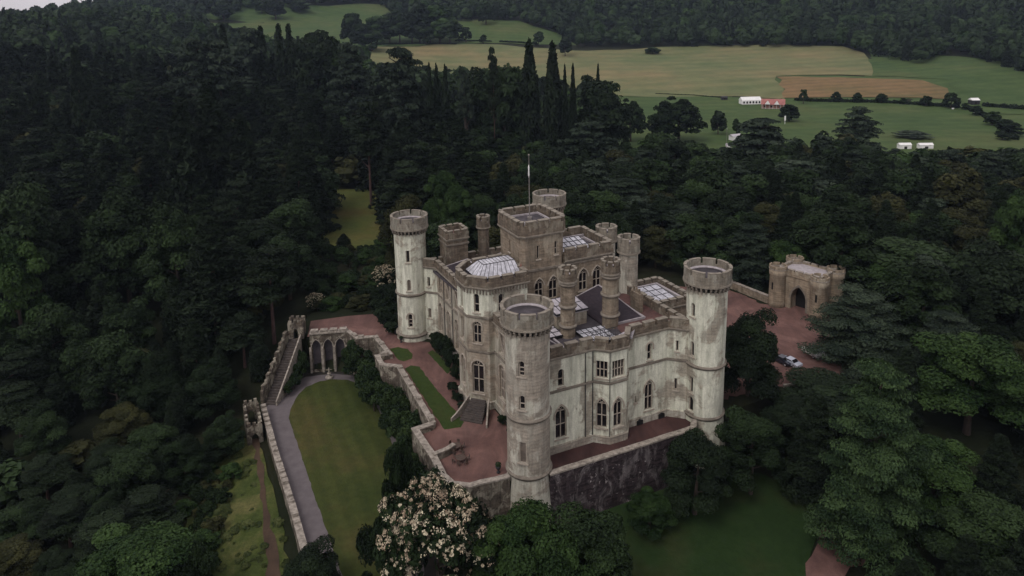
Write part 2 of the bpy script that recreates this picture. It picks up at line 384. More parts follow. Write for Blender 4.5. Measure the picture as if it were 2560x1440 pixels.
# ------------------------------------------------------------ castle plan coordinates (a along the entrance-lit front, b back)
ORG = np.array([1.74, 98.2]); UA = np.array([.9047, .4261]); VB = np.array([-.4261, .9047])
def P(a, b): q = ORG + a * UA + b * VB; return (float(q[0]), float(q[1]))
UANG = math.atan2(UA[1], UA[0])
def seg_frame(A, B):
    A = Vector(A); B = Vector(B); t = (B - A); L = t.length; t /= L; nrm = Vector((t.y, -t.x))
    return (lambda s, z, d: (A.x + t.x * s + nrm.x * d, A.y + t.y * s + nrm.y * d, z)), L
castle = tag(empty('castle', (*P(17, 27), 0)), 'large grey castle with four round corner towers and a square central keep', 'castle')
def part(mb, name, mats, parent=None, label=None, smooth=False):
    o = mb.build(name, mats, None, smooth); par = parent or castle; o.parent = par
    base = Matrix.Translation(castle.location)
    o.matrix_parent_inverse = base.inverted()
    if label: o['label'] = label
    return o
def sub(o, p):      # a sub-part of a castle part: geometry is in world coordinates, the part carries the inverse
    o.parent = p; return o

def facade(name, path, z0, z1, holes, mat, wins=True, label=None, closed=False, plinth=None):
    """path of (x,y) world points; holes: list of (segment index, s, z, w, h, kind, dict)"""
    mb = MB(); n = len(path); frames = []
    for i in range(n if closed else n - 1):
        F, L = seg_frame(path[i], path[(i + 1) % n]); frames.append(F)
        panel(mb, F, L, z0, z1, [h[1:6] for h in holes if h[0] == i])
    o = part(mb, name, mat, label=label)
    for h in holes:
        window(frames[h[0]], *h[1:6], o, **(h[6] if len(h) > 6 else {}))
    if plinth:
        pb = MB(); band(pb, path, z0, plinth, .01, .28, closed); band(pb, path, plinth, plinth + .15, .01, .36, closed); pb.build('plinth', M['mixed'], o)
    return o
def strings(o, path, zs, closed=False, size=.3, out=.22):
    for z in zs:
        mb = MB(); band(mb, path, z, z + size, .01, out, closed); band(mb, path, z - .16, z - .003, .01, out * .45, closed); mb.build('string_course', M['mould'], o)
def battlement(o, path, z0, z1, closed=False, out=.32, inn=.45, wm=1.9, wg=.6, dp=.85, mat='parapet', corb=True):
    mb = MB(); band(mb, path, z0, z1 - dp, inn, out, closed, 0)
    merlons(mb, path, z1 - dp, z1, inn - .003, out - .003, closed, wm, wg, 0, 1)
    if corb: band(mb, path, z0 - .3, z0 - .003, .02, out * .6, closed, 1); band(mb, path, z0, z0 + .22, inn * .3, out + .12, closed, 1)
    return mb.build('parapet', [M[mat], M['capping']], o)

# ------------------------------------------------------------ the four round corner towers
def round_tower(cx, cy, base, prof, wins, mat, rim, capz, capr, parent_label, rings=(), ncorb=30, capmat='capstone', name='round_tower', floor=True, slots=9, view=None):
    """prof: [(z, r)], wins: (angle deg, z, w, h, kind, kwargs)"""
    mb = MB(); th = math.radians
    cols = []; wa = {}
    for wn in wins:
        k = next((q for q in wa if abs(q - wn[0]) < 14), round(wn[0])); wa.setdefault(k, []).append(wn)
    edges = []
    keys = sorted(wa)
    full = []
    hw = lambda k: math.degrees(math.asin(min(.95, (max(x[2] for x in wa[k]) / 2 + .28) / 3.1))) if prof[-1][1] > 2.2 else 26
    spans = [(k - hw(k), k + hw(k), k) for k in keys]
    if not spans: full = [(i * 9, i * 9 + 9, None) for i in range(40)]
    else:
        for i, (a, b, k) in enumerate(spans):
            full.append((a, b, k)); nx = spans[(i + 1) % len(spans)][0] + (360 if i == len(spans) - 1 else 0)
            c = max(1, round((nx - b) / 8.5))
            for j in range(c): full.append((b + (nx - b) * j / c, b + (nx - b) * (j + 1) / c, None))
    frs = []
    for a, b, k in full:
        pa = (math.cos(th(a)), math.sin(th(a))); pb = (math.cos(th(b)), math.sin(th(b)))
        def mk(z0, r0, z1, r1):
            def F(s, z, d, pa=pa, pb=pb):
                t = (z - z0) / (z1 - z0); r = r0 + (r1 - r0) * t + d; u = s
                return (cx + r * (pa[0] * (1 - u) + pb[0] * u), cy + r * (pa[1] * (1 - u) + pb[1] * u), z)
            return F
        for (z0, r0), (z1, r1) in zip(prof, prof[1:]):
            F = mk(z0, r0, z1, r1); wid = 2 * (r0 + r1) / 2 * math.sin(th((b - a) / 2))
            hs_ = [w_ for w_ in (wa[k] if k is not None else []) if z0 < w_[1] and w_[1] + w_[3] < z1]
            G = lambda s, z, d, F=F, wid=wid: F(s / wid, z, d)
            panel(mb, G, wid, z0, z1, [(wid / 2, w_[1], w_[2], w_[3], w_[4]) for w_ in hs_], .4)
            for w_ in hs_: frs.append((G, wid / 2, w_))
    o = part(mb, name, M[mat], label=parent_label)
    for G, c, w_ in frs:
        window(G, c, w_[1], w_[2], w_[3], w_[4], o, **(w_[5] if len(w_) > 5 else {}))
    for z, r in rings:
        rb = MB(); rb.lathe((cx, cy), [(r - .1, z - .3), (r + .12, z - .22), (r + .12, z - .05), (r + .3, z), (r + .3, z + .22), (r - .1, z + .42)], 40); rb.build('string_course', M['mould'], o, True)
    rt = prof[-1][1]
    if ncorb:
        cb = MB()
        for i in range(ncorb):
            a = 2 * math.pi * i / ncorb
            for k, (q, hh) in enumerate((((rt + (capr - rt) * .55) , .55), (capr - .03, .55))):
                cb.box((cx + math.cos(a) * ((rt - .2 + q) / 2), cy + math.sin(a) * ((rt - .2 + q) / 2), capz - 1.1 + k * .545), (q - rt + .2, .3, hh), a)
        cb.build('corbel_table', M['mould'], o)
    n = 48; pb_ = MB(); ci = [(cx + capr * math.cos(2 * math.pi * i / n), cy + capr * math.sin(2 * math.pi * i / n)) for i in range(n)]
    ti = .42
    dp = min(.95, (rim - capz) * .42)
    band(pb_, ci, capz, rim - dp, ti, 0, True, 0); band(pb_, ci, capz - .12, capz + .16, .6, .12, True, 1)
    ng = slots; pergap = .42 / capr
    for k in range(ng):
        a0 = 2 * math.pi * k / ng + pergap / 2 + .2; a1 = 2 * math.pi * (k + 1) / ng - pergap / 2 + .2; c = max(2, round((a1 - a0) / .16))
        pth = [(cx + capr * math.cos(a0 + (a1 - a0) * j / c), cy + capr * math.sin(a0 + (a1 - a0) * j / c)) for j in range(c + 1)]
        band(pb_, pth, rim - dp, rim - .12, ti - .003, -.003, False, 0); band(pb_, pth, rim - .12, rim, ti + .04, .05, False, 1)
    pb_.build('parapet', [M[capmat], M['capping']], o)
    fb = MB(); fz = rim - 1.55
    fb.lathe((cx, cy), [(capr - ti - .02, fz), (capr - ti - .02, fz + .02), (.3, fz + .25)], 36, 0)
    fb.lathe((cx, cy), [(capr - ti - .03, fz - .02), (capr - ti - .03, fz + .3), (capr - ti - .35, fz + .33), (capr - ti - .4, fz + .05)], 36, 1, cap=False)
    fb.build('roof', [M['lead'], M['flash']], o, True)
    return o
def facing(px_offset_deg, c):         # plan angle towards the viewer side of the place, turned by some degrees
    return math.degrees(math.atan2(-c[1], -c[0])) + px_offset_deg
TN, TR, TL, TF = (1.74, 98.28), (31.71, 112.86), (-21.73, 145.56), (8.34, 161.53)
tprof = [(-10.5, 3.95), (-4, 3.7), (1.1, 3.22), (10.1, 3.2), (23.3, 3.3)]
k1 = dict(hood=False, trans=1, pane='glass'); k2 = dict(hood=False, trans=0)
f = facing(0, TN)
round_tower(*TN, 0, tprof, [(f - 16, 17.2, .95, 2.3, 'round', dict(hood=False, trans=2)), (f - 14, 12.0, .95, 2.2, 'round', dict(hood=False, trans=1)),
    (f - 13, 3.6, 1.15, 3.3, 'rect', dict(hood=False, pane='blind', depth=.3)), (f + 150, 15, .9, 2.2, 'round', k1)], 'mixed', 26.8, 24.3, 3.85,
    'nearest corner tower, grey brown with pale worn patches', [(1.1, 3.22), (10.1, 3.2)])
f = facing(0, TR)
round_tower(*TR, 0, tprof, [(f - 42, 18.6, .8, 2.4, 'round', k2), (f - 43, 11.7, .85, 2.6, 'round', k2), (f - 44, 5.2, .8, 2.9, 'round', k2),
    (f - 52, 1.9, 1.15, 2.6, 'round', dict(hood=False, pane='door'))], 'light', 26.8, 24.3, 3.85,
    'right corner tower beside the gravel court, pale render peeling on its right', [(1.1, 3.22), (10.1, 3.2)])
f = facing(0, TL)
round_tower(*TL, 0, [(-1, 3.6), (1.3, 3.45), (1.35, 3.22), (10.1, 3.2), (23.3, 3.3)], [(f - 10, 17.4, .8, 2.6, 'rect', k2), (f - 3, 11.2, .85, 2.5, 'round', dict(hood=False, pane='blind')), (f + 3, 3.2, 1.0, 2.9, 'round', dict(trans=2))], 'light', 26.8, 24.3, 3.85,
    'left corner tower by the garden, mostly limewashed white', [(1.1, 3.45), (10.1, 3.2)])
round_tower(*TF, 0, [(-1, 3.5), (1.1, 3.22), (10.1, 3.2), (23.3, 3.3)], [], 'stone', 26.8, 24.3, 3.85,
    'far corner tower rising behind the keep', [(10.1, 3.2)])

# ------------------------------------------------------------ curtain facades
A_ = lambda l: [P(a, b) for a, b in l]
front = [(2.2, 2.6), (12.8, 2.6), (14.8, .8), (17.9, .8), (20.0, 3.4), (27.8, 3.4), (30.6, .9)]
fr = A_(front)
tall = dict(lights=2, trans=1)
o = facade('front_facade', fr, 0, 15.9, [
    (0, 4.8, 2.2, 2.0, 5.5, 'pointed', dict(lights=2, trans=1)), (0, 4.8, 10.95, 1.05, 2.9, 'round', dict(hood=False, trans=1)),
    (1, 1.35, 2.6, 1.75, 4.9, 'pointed', tall), (2, 1.55, 2.6, 1.7, 4.9, 'pointed', tall),
    (1, 1.35, 11.1, 1.9, 2.9, 'rect', dict(lights=3, trans=1, hood=False)), (2, 1.55, 11.1, 2.3, 2.9, 'rect', dict(lights=4, trans=1, hood=False)),
    (3, 1.2, 11.1, 1.3, 2.9, 'rect', dict(lights=2, trans=1, hood=False, pane='blind')), (3, 1.6, 5.2, 1.0, 3.0, 'round', dict(pane='blind', hood=False)),
    (4, 4.2, 2.0, 1.7, 5.3, 'pointed', tall), (4, 4.2, 11.0, .9, 2.9, 'round', dict(hood=True, trans=1)),
    (4, 1.5, 4.0, .25, 1.2, 'rect', dict(hood=False, pane='door')),
    (5, 1.6, 11.9, .5, 1.9, 'rect', dict(hood=False, pane='door')), (5, 1.5, 4.9, .55, 2.1, 'rect', dict(hood=False, pane='door')),
    ], M['light'], label='pale limewashed front between the nearest and the right tower', plinth=1.1)
strings(o, fr, [10.3]); battlement(o, fr, 15.9, 17.9, wm=1.7)
gb = MB()
for s_, i_ in ((9.1, 0), (10.45, 0)):
    F, L = seg_frame(fr[0], fr[1]); p = F(s_, 0, .12); gb.tube((p[0], p[1], .2), (p[0], p[1], 15.7), .07)
F, L = seg_frame(fr[1], fr[2]); p = F(L - .02, 0, .12); gb.tube((p[0], p[1], .2), (p[0], p[1], 15.7), .06)
gb.build('drainpipe', M['metal_dk'], o)
for s_ in (2.2, 6.6):
    vb = MB(); F, L = seg_frame(fr[4], fr[5]); p0 = [F(s_ - .6, .02, .45), F(s_ + .6, .02, .45), F(s_ + .6, .75, .45), F(s_, 1.0, .45), F(s_ - .6, .75, .45)]
    vb.face(p0, 0); vb.quads(p0, [F(q, z, .3) for q, z in ((s_ - .6, .02), (s_ + .6, .02), (s_ + .6, .75), (s_, 1.0), (s_ - .6, .75))], 0)
    vb.build('cellar_opening', M['door'], o)

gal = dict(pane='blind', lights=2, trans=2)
lw = A_([(3, 18.8), (3, 1.5)])                                          # nearest tower .. bay
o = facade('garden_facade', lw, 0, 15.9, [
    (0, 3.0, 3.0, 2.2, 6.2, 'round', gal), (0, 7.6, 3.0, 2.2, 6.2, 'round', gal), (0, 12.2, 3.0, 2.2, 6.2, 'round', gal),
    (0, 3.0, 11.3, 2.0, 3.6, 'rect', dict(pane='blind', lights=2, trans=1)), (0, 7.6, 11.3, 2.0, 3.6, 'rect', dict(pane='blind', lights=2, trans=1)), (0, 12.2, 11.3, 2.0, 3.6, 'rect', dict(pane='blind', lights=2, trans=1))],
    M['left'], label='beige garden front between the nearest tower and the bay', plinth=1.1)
strings(o, lw, [10.3]); battlement(o, lw, 15.9, 17.8, wm=1.7)
lw2 = A_([(.4, 50.8), (3, 48.2), (3, 28.8)])
lw3 = lw2[1:]                            # left tower .. bay
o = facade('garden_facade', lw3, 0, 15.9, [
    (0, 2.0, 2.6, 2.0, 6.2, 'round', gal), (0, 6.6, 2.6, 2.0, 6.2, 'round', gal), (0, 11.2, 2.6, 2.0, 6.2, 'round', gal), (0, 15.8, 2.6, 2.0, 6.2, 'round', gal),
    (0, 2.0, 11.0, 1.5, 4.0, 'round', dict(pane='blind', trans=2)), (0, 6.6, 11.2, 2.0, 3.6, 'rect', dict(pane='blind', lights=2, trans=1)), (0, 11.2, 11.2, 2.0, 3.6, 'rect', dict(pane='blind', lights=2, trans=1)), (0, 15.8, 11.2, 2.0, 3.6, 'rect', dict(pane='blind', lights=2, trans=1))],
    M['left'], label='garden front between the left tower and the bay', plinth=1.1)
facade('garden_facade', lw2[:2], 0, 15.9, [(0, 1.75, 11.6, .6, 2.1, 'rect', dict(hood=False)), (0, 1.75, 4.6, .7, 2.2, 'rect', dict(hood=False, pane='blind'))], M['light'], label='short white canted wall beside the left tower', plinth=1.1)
strings(o, lw2, [10.3]); battlement(o, lw2, 15.9, 17.8, wm=1.5)
gb = MB()
for s_ in (4.3, 8.9, 13.5):
    F, L = seg_frame(lw2[1], lw2[2]); p = F(s_, 0, .12); gb.tube((p[0], p[1], .2), (p[0], p[1], 15.7), .07)
gb.build('drainpipe', M['metal_dk'], o)
for nm, pth, lb in (('entrance_facade', [(31, 3), (31, 51)], 'entrance front facing the court'), ('back_facade', [(31, 51), (2, 51)], 'rear wall towards the wood')):
    q = A_(pth); L = 48 if nm[0] == 'e' else 29
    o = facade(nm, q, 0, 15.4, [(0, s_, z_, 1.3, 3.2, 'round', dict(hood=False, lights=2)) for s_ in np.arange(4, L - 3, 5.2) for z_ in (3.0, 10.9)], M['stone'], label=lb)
    strings(o, q, [10.3]); battlement(o, q, 15.4, 17.2, wm=1.6)

# ------------------------------------------------------------ three-storey polygonal bay in the garden front
bayp = [(3.0, 28.8), (2, 28.8), (-.9, 25.9), (-.9, 21.7), (2, 18.8), (9.4, 18.8), (9.4, 28.8)]
bp = A_(bayp)
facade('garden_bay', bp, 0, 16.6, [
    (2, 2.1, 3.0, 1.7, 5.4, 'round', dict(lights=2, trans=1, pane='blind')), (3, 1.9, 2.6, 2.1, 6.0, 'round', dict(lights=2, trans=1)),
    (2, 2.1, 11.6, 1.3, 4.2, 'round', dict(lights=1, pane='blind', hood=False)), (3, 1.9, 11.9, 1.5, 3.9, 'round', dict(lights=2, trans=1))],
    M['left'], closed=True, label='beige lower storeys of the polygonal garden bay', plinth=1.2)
o = facade('garden_bay', bp, 16.6, 22.0, [
    (2, 2.1, 17.5, 1.0, 3.4, 'round', dict(hood=False, pane='blind')), (3, 1.9, 17.5, 1.0, 3.4, 'round', dict(hood=False, trans=1)),
    (4, 2.4, 17.5, 1.0, 3.2, 'round', dict(hood=False, trans=1))],
    M['light'], closed=True, label='blotchy pale top storey of the polygonal garden bay')
strings(o, bp, [10.3, 16.6], True)
battlement(o, bp, 21.95, 24.0, True, wm=1.8, out=.3)
cb = MB()
for i in (2, 3, 4):
    F, L = seg_frame(bp[i], bp[i + 1]); k = int(L / .55)
    for j in range(k):
        c = F((j + .5) * L / k, 0, .12)
        cb.box((c[0], c[1], 20.95), (.22, .3, .9), math.atan2(bp[i + 1][1] - bp[i][1], bp[i + 1][0] - bp[i][0]))
cb.build('corbel_table', M['mould'], o)
def glazed_roof(cx0, cx1, b0, b1, z0, z1, ins, name, parent=None, mat='skyglass', nb=9, label=None):
    """hipped glazed roof: a0..a1, b0..b1, eaves z0, flat ridge strip z1"""
    mb = MB(); e = [(cx0, b0), (cx1, b0), (cx1, b1), (cx0, b1)]; t = [(cx0 + ins, b0 + ins), (cx1 - ins * .3, b0 + ins), (cx1 - ins * .3, b1 - ins), (cx0 + ins, b1 - ins)]
    E0 = [(*P(*q), z0 - .35) for q in e]; E1 = [(*P(*q), z0) for q in e]; T1 = [(*P(*q), z1) for q in t]
    mb.quads(E0, E1, 1); mb.quads(E1, T1, 0); mb.face(T1, 0)
    for i in range(4):
        j = (i + 1) % 4; k = nb if i % 2 == 0 else max(2, nb // 2)
        for s_ in range(k + 1):
            a = Vector(E1[i]).lerp(Vector(E1[j]), s_ / k); b = Vector(T1[i]).lerp(Vector(T1[j]), s_ / k)
            mb.tube(a, b, .05, n=4, mi=1)
    for s_ in range(nb + 1):
        a = Vector(T1[0]).lerp(Vector(T1[1]), s_ / nb); b = Vector(T1[3]).lerp(Vector(T1[2]), s_ / nb); mb.tube(a, b, .05, n=4, mi=1)
    for i in range(4): mb.tube(T1[i], T1[(i + 1) % 4], .07, n=4, mi=1)
    return part(mb, name, [M[mat], M['metal_dk']], parent, label)
glazed_roof(1.2, 9.3, 21.0, 27.0, 23.0, 24.9, 1.7, 'glazed_roof', label='glazed hipped roof on the garden bay')
mb = MB(); mb.prism(offset_path(bp, -.5, True), 21.9, 22.6, 0); part(mb, 'flat_roof', M['lead'], label='lead flat of the garden bay')

# ------------------------------------------------------------ main roofs
def hip(a0, a1, b0, b1, z0, z1, mat, name, along='b', label=None, over=.0, gable=False):
    mb = MB(); e = [(a0, b0), (a1, b0), (a1, b1), (a0, b1)]
    if along == 'b':
        h = (a1 - a0) / 2; i = 0 if gable else min(h, (b1 - b0) / 2 - .1); r = [((a0 + a1) / 2, b0 + i), ((a0 + a1) / 2, b1 - i)]
    else:
        h = (b1 - b0) / 2; i = 0 if gable else min(h, (a1 - a0) / 2 - .1); r = [(a0 + i, (b0 + b1) / 2), (a1 - i, (b0 + b1) / 2)]
    E = [(*P(*q), z0) for q in e]; Rr = [(*P(*q), z1) for q in r]
    if along == 'b': fs = [(E[0], E[1], Rr[0]), (E[1], E[2], Rr[1], Rr[0]), (E[2], E[3], Rr[1]), (E[3], E[0], Rr[0], Rr[1])]; hips = [(0, 0), (1, 0), (2, 1), (3, 1)]
    else: fs = [(E[0], E[1], Rr[1], Rr[0]), (E[1], E[2], Rr[1]), (E[2], E[3], Rr[0], Rr[1]), (E[3], E[0], Rr[0])]; hips = [(0, 0), (3, 0), (1, 1), (2, 1)]
    for q in fs: mb.face(q, 0)
    lo = [(p[0], p[1], z0 - .5) for p in E]; mb.quads(lo, E, 0)
    for i, j in hips: mb.tube(E[i], Rr[j], .11, n=5, mi=1)
    mb.tube(Rr[0], Rr[1], .12, n=5, mi=1)
    return part(mb, name, [M[mat], M['flash']], label=label)
mb = MB(); mb.prism(A_([(2.8, 2.9), (12.8, 2.9), (14.9, 1.2), (17.8, 1.2), (20, 3.7), (30.7, 3.7), (30.7, 50.7), (2.3, 50.7), (3.2, 29), (3.2, 18.6)]), 14.9, 15.35)
part(mb, 'flat_roof', M['lead'], label='lead flats behind the battlements')
hip(19.2, 27.0, 9.5, 21.5, 15.6, 19.3, 'slate', 'slate_roof', 'b', 'dark slate roof between the two slender turrets and the hall', gable=False)
hip(4.2, 9.0, 5.5, 18.0, 15.6, 17.1, 'slate', 'slate_roof', 'b', 'low slate roof beside the nearest tower')
hip(4.2, 12.5, 33.5, 48.5, 15.7, 18.2, 'slate', 'slate_roof', 'b', 'slate roof with pale ridges behind the garden front')
hip(13.5, 22, 36.5, 49.0, 15.7, 18.4, 'redroof', 'slate_roof', 'b', 'red brown roof behind the keep')
hip(23, 30, 34.5, 49.0, 15.7, 18.0, 'slate', 'slate_roof', 'b', 'rear slate roof near the far tower')
mb = MB(); mb.prism(A_([(27.2, 4.2), (30.5, 4.2), (30.5, 20), (27.2, 20)]), 15.3, 15.5); mb.prism(A_([(20.6, 4.2), (27.2, 4.2), (27.2, 8.9), (20.6, 8.9)]), 15.3, 15.46)
part(mb, 'flat_roof', M['redroof'], label='red brown flat beside the right tower')
# pale lantern block, glazed flats and walkways on the front roof
mb = MB(); mb.prism(A_([(11.6, 12.2), (17.4, 12.2), (17.4, 16.8), (11.6, 16.8)]), 15.3, 18.0, 0); band(mb, A_([(11.6, 12.2), (17.4, 12.2), (17.4, 16.8), (11.6, 16.8)]), 17.7, 18.05, .1, .2, True, 1)
lt = part(mb, 'roof_lantern', [M['left'], M['flash']], label='beige lantern block with white panelled roof')
def flat_panels(a0, a1, b0, b1, z, na, nb, name, label, mat='pale_roof', parent=None, tilt=0.0):
    mb = MB(); zz = lambda q: z + tilt * (q - b0) / (b1 - b0)
    mb.face([(*P(a0, b0), zz(b0)), (*P(a1, b0), zz(b0)), (*P(a1, b1), zz(b1)), (*P(a0, b1), zz(b1))], 0)
    lo = [(*P(a0, b0), z - .25), (*P(a1, b0), z - .25), (*P(a1, b1), z - .25), (*P(a0, b1), z - .25)]
    mb.quads(lo, [(*P(a0, b0), zz(b0)), (*P(a1, b0), zz(b0)), (*P(a1, b1), zz(b1)), (*P(a0, b1), zz(b1))], 1); mb.face(lo, 1)
    for i in range(na + 1):
        a = a0 + (a1 - a0) * i / na; mb.tube((*P(a, b0), zz(b0) + .03), (*P(a, b1), zz(b1) + .03), .07, n=4, mi=1)
    for i in range(nb + 1):
        b = b0 + (b1 - b0) * i / nb; mb.tube((*P(a0, b), zz(b) + .03), (*P(a1, b), zz(b) + .03), .07, n=4, mi=1)
    return part(mb, name, [M[mat], M['metal_dk']], parent, label)
flat_panels(11.3, 17.7, 11.9, 17.1, 18.15, 5, 2, 'panelled_roof', 'white panelled roof of the lantern block', tilt=.5)
flat_panels(13.6, 18.6, 4.2, 9.6, 15.75, 5, 4, 'glazed_flat', 'pale glazed flat behind the front battlement', 'skyglass')
flat_panels(7.0, 11.0, 9.0, 16.0, 15.9, 3, 5, 'panelled_roof', 'pale panels behind the nearest tower', tilt=.3)
mb = MB()
for a in np.arange(13.8, 18.6, .8):
    mb.tube((*P(a, 4.4), 15.8), (*P(a + .5, 5.6), 17.0), .05, n=4); mb.tube((*P(a + .8, 4.4), 15.8), (*P(a + .5, 5.6), 17.0), .05, n=4)
mb.tube((*P(13.8, 5.6), 17.0), (*P(19, 5.6), 17.0), .06, n=4)
part(mb, 'guard_rail', M['metal_dk'], label='dark guard rail over the glazed flat')
mb = MB()
for (a0, b0, a1, b1, ww) in ((3.6, 3.4, 12.6, 3.4, .5), (15, 1.6, 17.7, 1.6, .5), (20.3, 4.1, 27.7, 4.1, .5), (4.0, 6, 4.0, 17.5, .35), (9.2, 5, 9.2, 9, .3), (19, 9.2, 27.2, 9.2, .25), (27.2, 9, 27.2, 20, .25), (3.7, 30, 3.7, 47, .3), (13, 34, 13, 49, .3)):
    mb = MB(); p, q = Vector(P(a0, b0)), Vector(P(a1, b1)); band(mb, [tuple(p), tuple(q)], 15.36, 15.75, ww / 2, ww / 2)
    part(mb, 'lead_gutter', M['flash'])
mb = MB(); q = [(*P(19.0, 1.0), 17.2), (*P(21.0, 3.2), 17.2), (*P(20.4, 5.6), 15.8), (*P(18.4, 4.8), 15.8)]; mb.face(q); mb.face([(p[0], p[1], p[2] - .3) for p in q][::-1]); mb.quads([(p[0], p[1], p[2] - .3) for p in q], q)
part(mb, 'lead_gutter', M['pale_roof'], label='pale triangular lead sheet spilling over the battlement')

# ------------------------------------------------------------ great hall, keep and turrets
hp = A_([(18.45, 21.7), (28.5, 21.7), (28.5, 32.5), (18.45, 32.5)])
hw_ = dict(lights=2, trans=1)
o = facade('great_hall', hp, 14.5, 23.2, [
    (0, 3.95, 16.9, 1.8, 4.2, 'pointed', hw_), (0, 6.95, 16.8, 1.8, 4.3, 'pointed', hw_),
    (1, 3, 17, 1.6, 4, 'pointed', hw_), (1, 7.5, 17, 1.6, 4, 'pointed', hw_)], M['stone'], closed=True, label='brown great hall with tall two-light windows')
strings(o, hp, [22.5], True)
battlement(o, A_([(18.5, 32.5), (18.35, 32.5), (18.35, 21.7), (28.5, 21.7), (28.5, 32.5)])[2:] + A_([(18.5, 32.5)]), 23.2, 25.6, wm=2.1, dp=.8)
mb = MB(); mb.prism(A_([(18.6, 22.1), (28.1, 22.1), (28.1, 32.1), (18.6, 32.1)]), 23.0, 24.0); part(mb, 'flat_roof', M['lead'], label='lead flat of the great hall')
flat_panels(18.9, 25.2, 23.4, 28.2, 24.3, 6, 3, 'glazed_flat', 'white glazed roof light inside the hall parapet', 'skyglass', tilt=.9)
for l in ([(19, 29.4), (27.2, 29.4), (27.2, 22.6)], [(19, 31), (28, 31)]):
    mb = MB(); band(mb, A_(l), 24.0, 24.35, .15, .15); part(mb, 'lead_gutter', M['flash'], label='lead walkway of the great hall roof')
c_ = .75
def octo(a0, a1, b0, b1, c): return [(a0 + c, b0), (a1 - c, b0), (a1, b0 + c), (a1, b1 - c), (a1 - c, b1), (a0 + c, b1), (a0, b1 - c), (a0, b0 + c)]
kp = A_(octo(9.72, 18.5, 21.62, 31.2, c_))
o = facade('keep', kp, 14.5, 29.0, [
    (0, 2.7, 17.4, 1.7, 3.4, 'pointed', hw_), (0, 5.6, 16.6, 1.8, 4.2, 'pointed', hw_),
    (0, 2.6, 24.6, .55, 2.5, 'rect', dict(hood=False)), (0, 6.2, 24.9, .6, 2.5, 'round', dict(hood=False, trans=1)), (6, 4.0, 25.0, .5, 2.3, 'rect', dict(hood=False)),
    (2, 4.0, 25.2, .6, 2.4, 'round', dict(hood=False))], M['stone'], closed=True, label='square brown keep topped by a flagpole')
strings(o, kp, [22.5], True, .35, .28)
battlement(o, kp, 29.0, 31.8, True, out=.42, inn=.35, wm=1.5, wg=.5, dp=.8)
mb = MB(); mb.prism(A_([(10.3, 22.3), (17.9, 22.3), (17.9, 30.6), (10.3, 30.6)]), 28.8, 30.3); part(mb, 'flat_roof', M['lead'], label='dark lead roof of the keep')
mb = MB(); band(mb, A_([(10.9, 22.9), (17.3, 22.9), (17.3, 30.0), (10.9, 30.0)]), 30.3, 30.6, .13, .13, True, 0)
part(mb, 'lead_gutter', M['flash'], label='white walkway edge on the keep roof')
mb = MB(); mb.box((*P(12.0, 23.8), 30.3), (1.2, .8, .7), UANG); part(mb, 'roof_hatch', M['flash'])
fp = MB(); q = P(14.2, 27.2); fp.tube((*q, 29.5), (*q, 42.2), .10, .06); fp.lathe(q, [(.05, 42.2), (.17, 42.35), (.17, 42.5), (.03, 42.62)], 8); fp.box((*q, 30.2), (.8, .8, .6))
po = part(fp, 'flagpole', M['canvas'])
fl = MB(); fl.lathe((q[0] - .05, q[1] - .1), [(.04, 38.2), (.15, 38.7), (.10, 39.5), (.14, 40.1), (.04, 40.6)], 7); fl.build('furled_flag', M['white'], po, True)
mb = MB(); mb.prism(A_([(8.7, 20.6), (9.9, 20.6), (9.9, 22.2), (8.7, 22.2)]), 14.5, 22.0, 0); e = [(*P(*p), 22.0) for p in ((8.7, 20.6), (9.9, 20.6), (9.9, 22.2), (8.7, 22.2))]
tp = (*P(9.5, 21.4), 24.6); [mb.face([e[i], e[(i + 1) % 4], tp]) for i in range(4)]
part(mb, 'buttress', M['brick'], label='dark pointed buttress at the corner of the keep')
# small raised square turret on the far side of the keep
def square_turret(a, b, s_, z0, z1, mat, lab, top='lead'):
    q = A_([(a - s_ / 2, b - s_ / 2), (a + s_ / 2, b - s_ / 2), (a + s_ / 2, b + s_ / 2), (a - s_ / 2, b + s_ / 2)])
    o = facade('square_turret', q, z0, z1 - 2.0, [], M[mat], closed=True, label=lab); strings(o, q, [z1 - 3.2], True)
    battlement(o, q, z1 - 2.0, z1, True, out=.2, inn=.35, wm=1.1, wg=.45, dp=.6)
    mb = MB(); mb.prism(offset_path(q, -.4, True), z1 - 2.1, z1 - 1.4); mb.build('roof', M[top], o)
square_turret(21.0, 34.0, 4.2, 14.5, 28.6, 'stone', 'square turret behind the right side of the keep', 'pale_roof')
square_turret(7.6, 50.0, 4.6, 14.5, 23.6, 'parapet', 'reddish square turret behind the left tower', 'redroof')
def turret(a, b, r, z0, zc, z1, mat, lab, rings=(), headr=None, slots=6, wins=(), name='round_turret', n=None):
    c = P(a, b); hr = headr or r + .28
    o = round_tower(*c, 0, [(z0, r), (zc - .35, r), (zc, hr - .02)], list(wins), mat, z1, zc, hr, lab, [(z, r) for z in rings], 0, 'parapet' if mat != 'mixed' else 'capstone', name, slots=slots)
    return o
turret(12.1, 9.4, 1.22, 14.8, 25.0, 27.2, 'stone', 'slender turret standing on the front roof behind the nearest tower', (17.2, 20.6, 24.4), 1.48, 8, name='slender_turret')
turret(20.4, 9.5, 1.38, 14.8, 24.9, 27.2, 'stone', 'slender ochre turret standing beside the dark slate roof', (17.4, 21.0, 24.2), 1.62, 8, name='slender_turret')
turret(31.7, 20.7, 1.75, 0, 23.3, 26.2, 'mixed', 'pale round turret on the near side of the entrance porch', (), 2.1, 7)
turret(31.7, 28.4, 1.75, 0, 23.3, 26.2, 'mixed', 'round turret on the far side of the entrance porch', (), 2.1, 7)
turret(14.8, 50.8, 1.2, 12, 22.4, 24.9, 'parapet', 'slim round chimney turret on the rear wall', (), 1.45, 6)
